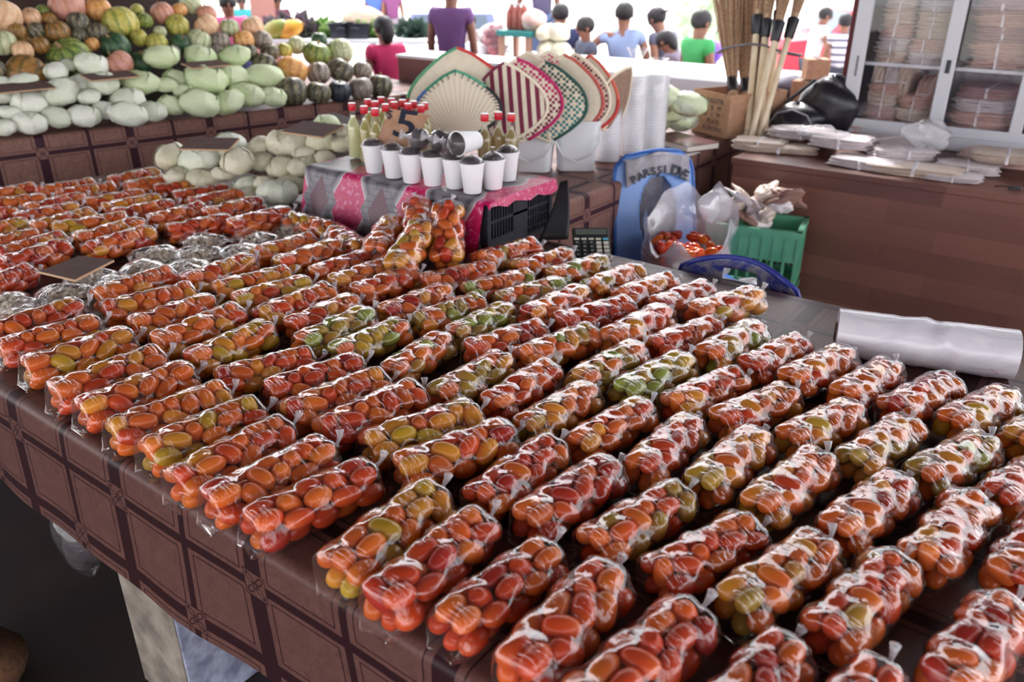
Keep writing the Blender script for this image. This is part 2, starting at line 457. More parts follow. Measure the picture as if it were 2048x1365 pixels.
MIX = {'r': ('red', dict(red=9, deep=3, orange=6)), 'o': ('orange', dict(orange=10, amber=4, red=3)), 'm': ('orange and yellow', dict(orange=6, amber=6, yellow=4, red=2)),
       'v': ('red and orange', dict(red=5, orange=9, deep=1, amber=2)), 'y': ('yellow-green', dict(olive=8, green=4, yellow=5, orange=3)),
       'l': ('orange and olive', dict(orange=8, olive=6, amber=3, green=1)), 'g': ('red and olive', dict(red=6, orange=6, olive=3)),
       'd': ('dark red', dict(deep=9, red=6)), 'a': ('amber', dict(amber=9, yellow=4, orange=4))}
BAGN = [0]
def tomato_bag(a, c, mixk, label, group, base=None, rot=None, var=None, scale=None):
    i = BAGN[0]; BAGN[0] += 1
    rr = random.Random(i * 13 + 5)
    v = VAR[rr.randrange(len(VAR)) if var is None else var]
    if rot is None:
        d = c - a; mid = (a + c) / 2; L_ = d.length
        s = max(.90, min(1.0, (L_ + .045) / .262)) if scale is None else scale
        root = thing('tomato_bag', label, 'bag of tomatoes', (mid.x, mid.y, base), math.atan2(-d.x, d.y), group, s)
    else:
        root = thing('tomato_bag', label, 'bag of tomatoes', base, 0, group, scale or 1.0, rot)
    f = link('bag_film', v[2], root); link('knot', v[3], f)
    names, wts = zip(*MIX[mixk][1].items())
    for p, q in zip(v[0], v[1]):
        k = rr.choices(names, wts)[0]
        d = Vector(q - p).normalized()
        if rr.random() < .5: d = -d
        m = d.to_track_quat('Y', 'Z').to_euler()
        link('tomato', TOMESH[k, rr.randrange(3)], root, Vector((p + q) / 2), m, rr.uniform(.95, 1.0))
    return root

ROWS = [
 ('row along the near edge', 'rows of tomato bags on the front half of the table', [
  (-18,676,176,618,'o'),(26,697,205,647,'o'),(67,738,272,673,'m'),(135,787,331,714,'v'),(199,814,404,738,'o'),(250,858,457,782,'o'),(331,905,533,817,'m'),(395,960,600,852,'v'),
  (440,1000,662,895,'v'),(544,1046,764,944,'r'),(690,1147,887,988,'m'),(793,1185,983,1024,'r'),(925,1229,1111,1091,'r'),(1065,1325,1243,1129,'r'),(1180,1400,1390,1214,'r'),(1440,1440,1580,1281,'r'),(1620,1480,1726,1325,'r')]),
 ('second row inward', None, [
  (199,608,340,561,'o'),(229,632,393,591,'o'),(293,661,440,614,'o'),(346,703,495,641,'o'),(410,729,551,667,'m'),(469,752,611,715,'v'),(547,788,717,733,'r'),(611,835,784,765,'v'),(682,885,855,803,'r'),
  (764,897,969,832,'m'),(808,952,1042,867,'v'),(985,1005,1120,900,'r'),(1095,1050,1249,944,'r'),(1223,1097,1384,996,'g'),(1366,1152,1521,1062,'r'),(1507,1214,1671,1097,'l'),(1691,1273,1817,1135,'g'),(1887,1346,1990,1214,'r')]),
 ('third row inward', None, [
  (378,567,498,526,'o'),(419,585,557,553,'m'),(469,608,605,572,'m'),(526,638,652,588,'v'),(588,658,705,609,'v'),(641,693,764,635,'y'),(711,711,819,664,'y'),(793,755,890,690,'l'),(866,783,989,715,'l'),
  (963,806,1059,744,'r'),(1044,844,1152,780,'l'),(1132,878,1246,812,'o'),(1258,938,1355,850,'v'),(1390,973,1498,879,'m'),(1521,1017,1641,923,'m'),(1653,1068,1776,973,'v'),(1829,1126,1923,1011,'v'),(1961,1155,2060,1040,'r')]),
 ('fourth row inward', None, [
  (512,518,608,491,'o'),(561,544,673,506,'o'),(623,562,726,526,'v'),(658,582,767,544,'o'),(711,608,822,567,'v'),(758,632,875,588,'v'),(828,652,942,611,'l'),(904,685,1004,635,'y'),(975,699,1102,658,'r'),
  (1059,729,1187,679,'l'),(1164,770,1272,708,'l'),(1258,803,1375,739,'y'),(1360,826,1480,768,'v'),(1434,847,1571,797,'v'),(1559,891,1679,832,'m'),(1691,935,1794,862,'l'),(1823,958,1943,897,'l'),(1931,999,2070,945,'v')]),
 ('fifth row inward', None, [
  (837,562,975,544,'v'),(922,594,1042,567,'l'),(998,608,1100,579,'l'),(1056,638,1158,591,'v'),(1105,652,1234,617,'r'),(1205,688,1308,635,'v'),(1281,702,1395,661,'r'),(1390,729,1486,673,'l'),
  (1483,753,1577,703,'g'),(1565,788,1674,733,'v'),(1677,812,1767,756,'o'),(1805,838,1882,797,'r'),(1896,856,2005,815,'m'),(2005,885,2100,840,'m')]),
 ('far bare strip row', None, [
  (963,538,1068,506,'g'),(1032,550,1132,523,'v'),(1100,567,1193,538,'l'),(1164,591,1255,556,'l'),(1243,611,1328,579,'o'),(1313,638,1407,600,'r'),(1387,649,1513,611,'m')]),
]
REAR = [(325,468,437,447,'r'),(457,459,568,430,'r'),(416,438,516,412,'v'),(378,415,469,397,'v'),(343,400,434,386,'r'),(299,386,401,371,'v'),(240,386,365,365,'o'),(217,368,305,350,'v'),
 (82,389,187,371,'v'),(117,403,226,386,'o'),(170,415,270,397,'v'),(214,427,319,406,'m'),(246,435,343,418,'r'),(293,450,381,427,'v'),(-18,400,59,386,'v'),(12,412,85,403,'o'),(50,438,152,418,'v'),(59,424,123,409,'r'),
 (76,456,182,430,'o'),(92,468,231,447,'m'),(155,482,275,450,'o'),(202,503,316,468,'v'),(-15,468,47,453,'m'),(-18,497,70,477,'o'),(18,512,135,479,'v'),(23,544,152,500,'r'),(-44,582,6,553,'r'),(-29,447,26,433,'r')]

# gather ground points, then push neighbours apart a little so no two bags share space
segs = []; meta = []
for ri, (rn, g, lst) in enumerate(ROWS):
    for k, (ax, ay, bx, by, mk) in enumerate(lst): segs.append([at(ax, ay, TZ + .042), at(bx, by, TZ + .042)]); meta.append((ri, k, mk))
for k, (ax, ay, bx, by, mk) in enumerate(REAR): segs.append([at(ax, ay, TZ + .042), at(bx, by, TZ + .042)]); meta.append(('R', k, mk))
P = np.array([[(a.x, a.y), (c.x, c.y)] for a, c in segs])
d = P[:, 1] - P[:, 0]; ln = np.linalg.norm(d, axis=1)
mid = P.mean(1); u = d / ln[:, None]
far_ = mid[:, 0] < -1.9
u[:, 0] = np.clip(u[:, 0], -.25, .34); u[:, 1] = np.sqrt(1 - u[:, 0] ** 2)
ln = np.clip(ln, .185, .225)
HALF = ln / 2 - .002
ORIG = mid.copy()
RB = .0535
for it in range(220):
    ends = np.stack([mid + u * HALF[:, None] * t for t in (-.9, -.45, 0, .45, .9)], 1)      # n,5,2
    dv = ends[None, :, None, :, :] - ends[:, None, :, None, :]
    L_ = np.linalg.norm(dv, axis=-1) + 1e-9; pen = np.maximum(0, 2 * RB - L_); n_ = len(mid)
    pen[np.arange(n_), np.arange(n_)] = 0
    mv = (dv / L_[..., None] * pen[..., None] * .12).sum(axis=(2, 3))                            # i,j push on j
    mid = mid + mv.sum(0) * .5 + (ORIG - mid) * .03
    lo = EY0 + .105 * np.ones(n_); mid[:, 1] = np.maximum(mid[:, 1], np.minimum(ORIG[:, 1], lo))
segs = [(Vector((*(m - uu * h), 0)), Vector((*(m + uu * h), 0))) for m, uu, h in zip(mid, u, HALF)]
GRP = 'tomato bags on the front half of the table'
for (ri, k, mk), (a, c) in zip(meta, segs):
    if ri == 'R': continue
    tomato_bag(a, c, mk, '%s tomato bag, %s from nut-bag end in the %s' % (MIX[mk][0], ordinal(k + 1), ROWS[ri][0]), GRP, TZ + .001)
REARSEG = [(mk, a, c) for (ri, k, mk), (a, c) in zip(meta, segs) if ri == 'R']
# rows of the rear group are told by their distance from the near edge
order = sorted(range(len(REARSEG)), key=lambda i: (REARSEG[i][1].y + REARSEG[i][2].y) / 2)
rows_ = [order[i * 7:(i + 1) * 7] for i in range(4)]
RN = ['row bordering the nut bags', 'second row past nut bags', 'third row past nut bags', 'row nearest the cabbages']
for rn, ids in zip(RN, rows_):
    ids = sorted(ids, key=lambda i: REARSEG[i][1].x)
    for k, i in enumerate(ids):
        mk, a, c = REARSEG[i]
        tomato_bag(a, c, mk, '%s tomato bag, %s from table end in %s' % (MIX[mk][0], ordinal(k + 1), rn), 'tomato bags past the nut bags', TZ + .001)

# ------------------------------------------------------------------ the hall
M_FLOOR = plain('hall_concrete', L(60, 46, 44), .75, L(45, 34, 33), 3, .2, .004)
M_GROUND = plain('pale_forecourt', L(205, 200, 190), .9, L(185, 180, 172), 1.5)
M_ROOF = plain('shading_roof_sheet', L(70, 60, 58), .8, L(54, 46, 46), 2)
b = MB(); b.box((-7.6, 2.55, -.25), (12.8, 14.1, .50)); b.box((1.4, 1.25, -.25), (5.2, 11.5, .50)); struct(b.build('floor', M_FLOOR))
b = MB(); b.box((-10, 40, -.51), (160, 160, .02)); struct(b.build('ground', M_GROUND))
b = MB(); b.box((-2.0, -.1, 3.55), (14, 10.6, .10)); struct(b.build('shading_roof', M_ROOF))  # unseen roof, added and trimmed to block overhead sky and shape the daylight

# ------------------------------------------------------------------ neighbouring counters
MCX = -1.70                                 # face of the middle counter
pr = skirt_profile(0, TZ, .12, far=1.25)
RZ = Matrix.Rotation(PI / 2, 3, 'Z')
def place(m3, off):
    m = m3.to_4x4(); m.translation = Vector(off); return m
MM = place(RZ, (MCX - .003, 0, 0))          # local x -> +Y, local y -> -X
mc = cloth_strip('counter_cloth', pr, 2.262, 5.6, 60, M_CLOTH2, wave=.004, m=MM, uoff=.13); flip_v(mc, .68)
tag(mc, 'brown checked oilcloth over the middle counter under the white buckets', 'tablecloth')
mt = thing('side_counter', 'middle counter running back from the front table, dressed in brown oilcloth', 'counter', (0, 0, 0))
b = MB(); b.box((MCX - .62, 3.93, TZ - .03), (1.19, 3.3, .05)); b.build('counter_top', M_DARKWOOD, mt)
b = MB(); b.box((MCX - .62, 3.93, .385), (1.1, 3.2, .77)); b.build('counter_base', M_DARKWOOD, mt)

# left counter, a little askew to the table
LA = math.atan2(2.144, .493)
LM = place(Matrix.Rotation(LA, 3, 'Z'), (-4.45, .80, 0))
LI = LM.inverted()
LZ = .90
pr = skirt_profile(0, LZ, .05, far=1.9)
lc = cloth_strip('counter_cloth', pr, -1.2, 3.50, 90, M_CLOTH2, wave=.005, m=LM, uoff=.2, seed=3); flip_v(lc, .85)
tag(lc, 'brown checked oilcloth over the back counter under the cabbages and pumpkins', 'tablecloth')
lt = thing('vegetable_counter', 'long back counter carrying the heaps of cabbages and pumpkins', 'counter', LM.translation, LA)
b = MB(); b.box((1.14, .95, LZ - .03), (4.64, 1.82, .05)); b.build('counter_top', M_DARKWOOD, lt)
b = MB(); b.box((1.14, .96, .43), (4.55, 1.78, .82)); b.build('counter_base', M_DARKWOOD, lt)

# wood-panelled counter
def plank_mat():
    t = NT('plank_laminate'); v = t.obj(); n = t.n('ShaderNodeTexBrick'); q_ = t.xyz(v); cb = t.n('ShaderNodeCombineXYZ'); t.link(t.math('ADD', q_[0], t.math('MULTIPLY', q_[1], .73)), cb.inputs[0]); t.link(t.math('ADD', q_[2], t.math('MULTIPLY', q_[1], .5)), cb.inputs[1])
    t.link(cb.outputs[0], n.inputs['Vector']); n.inputs['Scale'].default_value = 1; n.inputs['Mortar Size'].default_value = .0006
    n.inputs['Brick Width'].default_value = .56; n.inputs['Row Height'].default_value = .105; n.offset = .37; n.inputs['Bias'].default_value = -.1
    n.inputs['Color1'].default_value = (*L(142, 92, 80), 1); n.inputs['Color2'].default_value = (*L(86, 52, 48), 1); n.inputs['Mortar'].default_value = (*L(60, 38, 34), 1)
    g = t.noise(6, t.scale(v, (1.2, 1, 14)), 5, 2.0); g2 = t.noise(2.5, t.scale(v, (1, 1, 3)), 3)
    c = t.mix(t.math('MULTIPLY', g, .30), n.outputs[0], L(78, 46, 42))
    c = t.mix(t.math('MULTIPLY', t.ramp(g2, [(.4, (0, 0, 0)), (.7, (1, 1, 1))]), .3), c, L(140, 92, 80))
    return t.done(t.pbr(c, .42))
M_PLANK = plank_mat()
WY = 3.83; WX0, WX1 = -1.50, 2.4
wc = thing('panelled_counter', 'counter with brown wood-plank front behind the seller aisle', 'counter', (0, 0, 0))
b = MB(); b.box(((WX0 + WX1) / 2, WY + .012, .385), (WX1 - WX0, .024, .77)); b.build('front_panel', M_PLANK, wc)
b = MB(); b.box(((WX0 + WX1) / 2, WY + .72, .785), (WX1 - WX0 + .02, 1.46, .03), None, .004); b.build('counter_top', M_PLANK, wc)
b = MB(); b.box((WX0 + .012, WY + .74, .385), (.024, 1.40, .77)); b.build('end_panel', M_PLANK, wc)

# ------------------------------------------------------------------ crates under the printed cloth
M_CRATE = plain('black_plastic', L(34, 36, 46), .38, L(46, 48, 58), 30)
CX0, CX1, CY0, CY1, CZ = -2.385, -1.556, 1.950, 2.335, .985
def lattice_crate(root, x0, x1, y0, y1, z0, z1, mat, pattern):
    t = .012; yc, xc, zc = (y0 + y1) / 2, (x0 + x1) / 2, (z0 + z1) / 2
    def side(name, org, ux, L_, two):
        m = Matrix((ux, ux.cross(Vector((0, 0, -1))), (0, 0, 1))).transposed(); b = MB()
        def bx(u0, u1, w0, w1, th=t): b.box(Vector(org) + m @ Vector(((u0 + u1) / 2, 0, (w0 + w1) / 2)), (u1 - u0, th, w1 - w0), m)
        H_ = z1 - z0
        bx(0, L_, H_ - .018, H_, t * 1.5); bx(0, L_, 0, .016, t * 1.5); bx(0, .016, 0, H_, t * 1.4); bx(L_ - .016, L_, 0, H_, t * 1.4)
        bx(L_ * .40, L_ * .62, .016, H_ - .018)
        bx(.016, L_ - .016, H_ * .55, H_ * .60)
        bx(.016, L_ * .40, .016, H_ * .26)
        n = 9
        for i in range(1, n): u = .016 + (L_ * .40 - .016) * i / n; bx(u - .0022, u + .0022, .016, H_ - .018, t * .7)
        for i in range(1, n): u = L_ * .62 + (L_ * .38 - .016) * i / n; bx(u - .0022, u + .0022, .016, H_ - .018, t * .7)
        for k in (.2, .4, .78): bx(L_ * .62, L_ - .016, H_ * k - .002, H_ * k + .002, t * .7)
        b.build(name, mat, root, False)
    side('crate_side', (x0, y0 + t, z0), Vector((1, 0, 0)), x1 - x0, 0); side('crate_side', (x0, y1 - t, z0), Vector((1, 0, 0)), x1 - x0, 0)
    side('crate_side', (x1 - t, y0, z0), Vector((0, 1, 0)), y1 - y0, 0); side('crate_side', (x0 + t, y0, z0), Vector((0, 1, 0)), y1 - y0, 0)
    b = MB(); b.box((xc, yc, z0 + .008), (x1 - x0 - .02, y1 - y0 - .02, .012)); b.build('crate_bottom', mat, root, False)
cr = thing('plastic_crate', 'black slatted plastic crate under the magenta cloth, its open end by the calculator', 'crate', (0, 0, 0), group=None)
lattice_crate(cr, -1.968, CX1, CY0 + .01, CY1, TZ + .001, CZ - .004, M_CRATE, 0)
cr2 = thing('plastic_crate', 'black plastic crate wholly under the magenta cloth, beside the white cabbages', 'crate', (0, 0, 0))
lattice_crate(cr2, CX0 + .008, -1.978, CY0 + .01, CY1, TZ + .001, CZ - .004, M_CRATE, 0)

def print_cloth():
    t = NT('magenta_print'); x, y, _ = t.xyz(t.uv()); p = .302
    a = t.math('SUBTRACT', t.math('MODULO', t.math('ADD', x, 20 * p + p / 2), p), p / 2); a = t.math('ABSOLUTE', a)
    yy = t.math('SUBTRACT', t.math('MODULO', t.math('ADD', y, 10 * .235 + .1175 - .098), .235), .1175); yy = t.math('ABSOLUTE', yy)
    d = t.math('ADD', t.math('DIVIDE', a, .052), t.math('DIVIDE', yy, .088))
    uv = t.uv(); n1 = t.noise(60, uv, 4, 1.2); n2 = t.noise(170, uv, 2)
    mag = t.mix(t.ramp(n1, [(.55, (0, 0, 0)), (.70, (1, 1, 1))]), L(190, 18, 88), L(226, 140, 184))
    mar = t.mix(t.ramp(n2, [(.4, (0, 0, 0)), (.6, (1, 1, 1))]), L(70, 22, 44), L(104, 44, 66))
    w = t.n('ShaderNodeTexBrick'); t.link(uv, w.inputs[0]); w.inputs['Scale'].default_value = 1; w.inputs['Brick Width'].default_value = .05; w.inputs['Row Height'].default_value = .022; w.inputs['Mortar Size'].default_value = .0012
    w.inputs['Color1'].default_value = (*L(118, 112, 120), 1); w.inputs['Color2'].default_value = (*L(96, 90, 100), 1); w.inputs['Mortar'].default_value = (*L(52, 46, 56), 1)
    b_ = t.math('SUBTRACT', p / 2, a)                                      # distance from the middle of the lens
    edge = t.math('ADD', .064, t.math('MULTIPLY', t.math('COSINE', t.math('MULTIPLY', yy, 27.0)), .022))
    g = t.math('DIVIDE', t.math('SUBTRACT', b_, edge), .05, True)
    silver = t.ramp(g, [(0, L(214, 206, 214)), (.16, L(150, 144, 152)), (.55, L(70, 64, 74)), (1, L(120, 114, 122))])
    c = t.mix(t.lt(b_, edge), silver, mag)
    c = t.mix(t.lt(d, 1.72), c, w.outputs[0]); c = t.mix(t.lt(d, 1.0), c, mar)
    return t.done(t.pbr(c, .32, t.bump(t.noise(12, uv, 3), .25, .004), spec=.5))
M_PRINT = print_cloth()
# cloth: back edge -> top -> over the front -> down to the table
def drape():
    prof = [(CY1 + .004, CZ - .05), (CY1 + .004, CZ - .012), (CY1 - .006, CZ)] + [(CY1 - (CY1 - CY0) * k / 9, CZ) for k in range(1, 9)] + [(CY0 + .004, CZ), (CY0 - .008, CZ - .008), (CY0 - .011, CZ - .022)] + [(CY0 - .012 - .006 * k, CZ - .022 - (CZ - .022 - TZ - .004) * k / 6) for k in range(1, 7)]
    ss = [0]
    for i in range(1, len(prof)): ss.append(ss[-1] + math.hypot(prof[i][0] - prof[i - 1][0], prof[i][1] - prof[i - 1][1]))
    vf = ss[12]; b = MB(); uv = []; nx = 56
    for i in range(nx + 1):
        x = CX0 - .004 + (CX1 - CX0 + .008) * i / nx
        for j, ((y, z), s) in enumerate(zip(prof, ss)):
            dn = max(0, (CZ - z) / .18) if y < CY0 else 0
            xx = x + (.05 * dn * (x - (CX0 + CX1) / 2) * .3)
            wv = .006 * dn * math.sin(x * 26 + 1) - .004 * dn
            zt = .0015 * math.sin(x * 17) * math.sin(y * 23) if y >= CY0 and z > CZ - .003 else 0
            if i == nx and y > CY0 and z > CZ - .003: xx += .012
            b.v.append((xx, y + wv - .004 * dn, z + max(zt, -.001))); uv.append((x - CX0 - .09, s - vf))
    # hem over the open end of the right crate
    k = len(prof)
    for i in range(nx):
        for j in range(k - 1):
            a = i * k + j; b.f.append((a, a + k, a + k + 1, a + 1))
    base = nx * k; j0, j1 = 2, 12
    prev = [base + j for j in range(j0, j1 + 1)]
    for r_ in range(1, 4):
        cur = []
        for jj, j in enumerate(range(j0, j1 + 1)):
            y = prof[j][0]; drop = (.004 + .016 * (1 - jj / (j1 - j0)) ** 1.0 + .010 * math.sin(jj * 1.1) ** 2) * r_ / 3
            cur.append(len(b.v)); b.v.append((CX1 + .016 + .003 * r_, y, CZ - .002 - drop * 1.6)); uv.append((CX1 - CX0 + .02 * r_ - .09, ss[j] - vf))
        for q in range(len(cur) - 1): b.f.append((prev[q], cur[q], cur[q + 1], prev[q + 1]))
        prev = cur
    return tag(b.build('printed_cloth', M_PRINT, None, 70, uv), 'magenta and grey printed cloth draped over the crates under the bottles', 'cloth')
drape()
# black sheet hanging behind the crate
b = MB()
_q = [Vector((-1.515, 2.19, TZ + .003)), Vector((-1.44, 2.262, TZ + .003)), Vector((-1.520, 2.372, .975)), Vector((-1.538, 2.352, .970))]
b.grid(lambda u, v: (_q[0].lerp(_q[1], u)).lerp(_q[3].lerp(_q[2], u), v) + Vector((.012, -.008, 0)) * math.sin(PI * v), 8, 8)
tag(solid(b.build('black_sheet', plain('black_sheet', L(26, 25, 31), .55), None, 60), .002), 'stiff black plastic sheet leaning at the rear corner of the slatted crate end', 'plastic sheet')

# ------------------------------------------------------------------ bottles, cups, price card
def glass_like(name, tint, dens, gloss=.10, rough=.04):
    t = NT(name); tr = t.n('ShaderNodeBsdfTransparent'); tr.inputs[0].default_value = (*tint, 1)
    df = t.n('ShaderNodeBsdfDiffuse'); df.inputs[0].default_value = (*tint, 1)
    tl = t.n('ShaderNodeBsdfTranslucent'); tl.inputs[0].default_value = (*tint, 1)
    ad = t.n('ShaderNodeMixShader'); ad.inputs[0].default_value = .5; t.link(df.outputs[0], ad.inputs[1]); t.link(tl.outputs[0], ad.inputs[2])
    m1 = t.n('ShaderNodeMixShader'); m1.inputs[0].default_value = dens; t.link(tr.outputs[0], m1.inputs[1]); t.link(ad.outputs[0], m1.inputs[2])
    gl = t.n('ShaderNodeBsdfGlossy'); gl.inputs['Roughness'].default_value = rough
    lw = t.n('ShaderNodeLayerWeight'); f = t.math('ADD', gloss * .5, t.math('MULTIPLY', t.math('POWER', lw.outputs['Facing'], 3.5), .6))
    m2 = t.n('ShaderNodeMixShader'); t.link(f, m2.inputs[0]); t.link(m1.outputs[0], m2.inputs[1]); t.link(gl.outputs[0], m2.inputs[2])
    return t.done(m2.outputs[0])
M_GLASS = glass_like('bottle_glass', (.93, .96, .92), .04)
M_OILS = [glass_like('pale_oil', L(246, 242, 205), .85), glass_like('golden_oil', L(226, 212, 150), .8), glass_like('amber_oil', L(206, 184, 138), .7)]
M_RED = plain('red_cap', L(206, 28, 48), .35); M_WHITE = plain('white_plastic', L(236, 236, 240), .35)
def relax2(pts, dmin, it=60, fix=None):
    a = np.array([(p.x, p.y) for p in pts])
    for _ in range(it):
        d = a[None] - a[:, None]; l = np.linalg.norm(d, axis=2) + 1e-9; pen = np.maximum(0, dmin - l); np.fill_diagonal(pen, 0)
        a += (d / l[..., None] * pen[..., None] * .25).sum(0)
        a[:, 0] = np.clip(a[:, 0], CX0 + .04, CX1 - .035); a[:, 1] = np.clip(a[:, 1], CY0 + .04, CY1 - .03)
    return a
caps = [(704,215),(728,221),(728,206),(750,211),(750,226),(771,217),(775,203),(790,212),(805,207),(821,201),(821,214),(836,207),(843,218),(856,212),(973,236),(997,233),(1023,236)]
bp = relax2([at(x, y, CZ + .19) for x, y in caps], .0565)
def bottle_meshes(oil):
    g = MB(); pr_ = [(.020, .001), (.0255, .004), (.0262, .012), (.0262, .112), (.0245, .125), (.016, .142), (.0115, .152), (.0108, .180), (.0120, .184)]
    g.lathe(pr_, 20); l = MB(); l.lathe([(.019, .004), (.0240, .007), (.0246, .013), (.0246, .110), (.0225, .124), (.0150, .139), (.0098, .150), (.0094, .158)], 18)
    c = MB(); c.lathe([(.0128, .178), (.0138, .180), (.0142, .200), (.0130, .203)], 20); w = MB(); w.lathe([(.0135, .2032), (.0142, .2035), (.0130, .2052), (.004, .2056)], 18)
    return g.mesh('glass', M_GLASS), l.mesh('oil', oil), c.mesh('cap', M_RED), w.mesh('cap_top', M_WHITE)
BM = [bottle_meshes(m) for m in M_OILS]
ol = ['nearest the white cabbages, pale cloudy oil', 'second in the front rank, golden oil', 'behind the golden-oil one', 'third along the back rank from the cabbages', 'with fat red cap beside the price card',
      'above the corner of the price card', 'behind the dollar sign of the price card', 'fourth behind the price card', 'fifth behind the price card', 'rear-most behind the price card', 'behind the numeral of the price card',
      'rear rank near the woven fan', 'by the upper corner of the price card', 'touching the front woven fan', 'farthest from the slatted crate end, of the separate three', 'middle of the separate three by the buckets', 'nearest the slatted crate end, of the separate three']
for i, (x, y) in enumerate(bp):
    o = thing('oil_bottle', 'red-capped glass bottle ' + ol[i], 'bottle', (x, y, CZ + .0015), random.random() * 6, 'oil bottles on the printed cloth')
    k = 0 if i == 0 else (1 if i < 14 else 2)
    for me in BM[k][:2]: link(me.name, me, o)
    c = link('cap', BM[k][2], o); link('cap_top', BM[k][3], c)

M_FOAM = plain('foam_cup', L(238, 238, 242), .6); M_CUPFILM = film_mat('cup_film', haze=.03, bump=.6, scale=70)
M_POWD = plain('dark_contents', L(34, 22, 28), .7, L(56, 42, 46), 60, .6, .003)
def cup_mesh():
    b = MB(); b.lathe([(.026, .001), (.0285, .003), (.0385, .092), (.0410, .093), (.0412, .0995), (.0385, .100), (.0365, .094), (.0275, .006)], 26); return b.mesh('cup_wall', M_FOAM, 50)
CUPM = cup_mesh()
b = MB(); b.lathe([(.0368, .086), (.0360, .098), (.030, .108), (.018, .115), (.004, .117)], 18, cap0=False); DOME = b.mesh('dark_filling', M_POWD)
b = MB(); b.lathe([(.0388, .098), (.0375, .104), (.031, .1115), (.018, .119), (.007, .123), (.003, .130), (.008, .137)], 18, cap0=False); DOMEF = b.mesh('cover_film', M_CUPFILM)
cups = [(745,289),(785,298),(821,308),(866,312),(902,316),(945,325),(985,318),(1015,303)]
cpts = [at(x, y, CZ + .10) for x, y in cups]
cp = relax2(cpts, .0845)
cl_ = ['under the low corner of the price card', 'second along from the price card corner', 'third from the price card corner', 'fourth from the price card corner', 'under the lying cup', 'nearest the viewer at the cloth corner', 'half hidden behind the corner one', 'in front of the amber bottles']
for i, (x, y) in enumerate(cp):
    o = thing('foam_cup', 'white foam cup with dark filling, ' + cl_[i], 'cup', (x, y, CZ + .0015), i, 'foam cups on the printed cloth')
    link('cup_wall', CUPM, o); d_ = link('dark_filling', DOME, o); link('cover_film', DOMEF, d_)
# cups of filling lying on the others
p = at(934, 284, CZ + .15)
o = thing('foam_cup', 'white foam cup lying on its side on the row of cups, mouth showing dark filling', 'cup', (p.x, p.y, CZ + .148), group='foam cups on the printed cloth')
dv = Vector((-.05, -.95, .02)).normalized(); o.rotation_euler = dv.to_track_quat('Z', 'Y').to_euler(); o.location = p - dv * .05
link('cup_wall', CUPM, o); d_ = link('dark_filling', DOME, o); link('cover_film', DOMEF, d_)
M_DKB = film_mat('dark_bag_film', haze=.08, bump=.8, scale=60, tint=(.8, .72, .74))
for k_, (px, py, lab) in enumerate(((838, 283, 'dark bag of filling slumped against the price card on the cups'), (880, 286, 'dark bag of filling heaped on the cups between the card and the lying cup'), (905, 292, 'dark bag of filling right at the mouth of the lying cup'))):
    p = at(px, py, CZ + .135); o = thing('filling_bag', lab, 'bag', (p.x, p.y, CZ + .142), group='dark bags heaped on the cups')
    b = MB(); b.ell((0, 0, 0), (.031, .030, .030), 16, 10, None, lambda th, q: 1 + .12 * math.sin(3 * q + k_) + .08 * math.sin(5 * th + 2 * q)); d_ = b.build('dark_filling', M_POWD, o, 180)
    b = MB(); b.ell((0, 0, 0), (.036, .035, .035), 22, 12, None, lambda th, q: 1 + .10 * math.sin(3 * q + k_) + .05 * math.sin(9 * q + th * 4)); f_ = b.build('bag_film', M_DKB, o, 180)
    b = MB(); b.tube([(-.01, -.03, .01), (-.016, -.045, .016), (-.026, -.060, .022)], [.014, .005, .018], 10); b.build('knot', M_KNOT, f_, 180)

M_CARD = plain('cardboard', L(190, 148, 120), .85, L(174, 132, 106), 30, .1); M_INK = plain('marker_ink', L(38, 42, 60), .6)
M_CARDE = plain('cardboard_edge', L(196, 160, 128), .9); M_CARDD = plain('dark_cardboard', L(92, 62, 56), .85, L(76, 50, 46), 26)
def text_mesh(body, size, mat, ext=.0006, name='lettering', bold=0.0):
    c = bpy.data.curves.new(name, 'FONT'); c.body = body; c.size = size; c.extrude = ext; c.offset = bold; c.align_x = 'CENTER'; c.align_y = 'CENTER'; c.resolution_u = 3
    o = bpy.data.objects.new(name, c); COL.objects.link(o); bpy.context.view_layer.update()
    me = bpy.data.meshes.new_from_object(o.evaluated_get(bpy.context.evaluated_depsgraph_get())); bpy.data.objects.remove(o); bpy.data.curves.remove(c)
    me.name = name; me.materials.clear(); me.materials.append(mat); return me
# price card leans on the bottles
n_ = Vector((.50, -.86, .0)).normalized()
base = at(812, 291, CZ + .098); tilt = Vector((n_.x * .55, n_.y * .55, .42)).normalized()
q = [onplane(x, y, base, tilt) for x, y in ((752, 286), (818, 293), (860, 231), (781, 218))]
def board(name, label, cat, pts, th, mat, emat=None, group=None):
    c = sum(pts, Vector()) / 4; ux = ((pts[1] - pts[0]) + (pts[2] - pts[3])).normalized(); nz = ux.cross((pts[3] - pts[0])).normalized(); uy = nz.cross(ux)
    m = Matrix((ux, uy, nz)).transposed(); o = thing(name, label, cat, c, group=group, rot=m.to_euler())
    l = [Vector(((p - c).dot(ux), (p - c).dot(uy), 0)) for p in pts]
    b = MB(); b.add([v + Vector((0, 0, s * th / 2)) for s in (-1, 1) for v in l], [(3, 2, 1, 0), (4, 5, 6, 7), (0, 1, 5, 4), (1, 2, 6, 5), (2, 3, 7, 6), (3, 0, 4, 7)])
    s_ = b.build('sheet', mat, o, False)
    if emat: 
        b = MB()
        for i in range(4):
            a_, e_ = l[i], l[(i + 1) % 4]; b.box((a_ + e_) / 2, ((e_ - a_).length, .0012, th * .9), Matrix.Rotation(math.atan2((e_ - a_).y, (e_ - a_).x), 3, 'Z'))
        b.build('cut_edge', emat, s_, False)
    return o, l
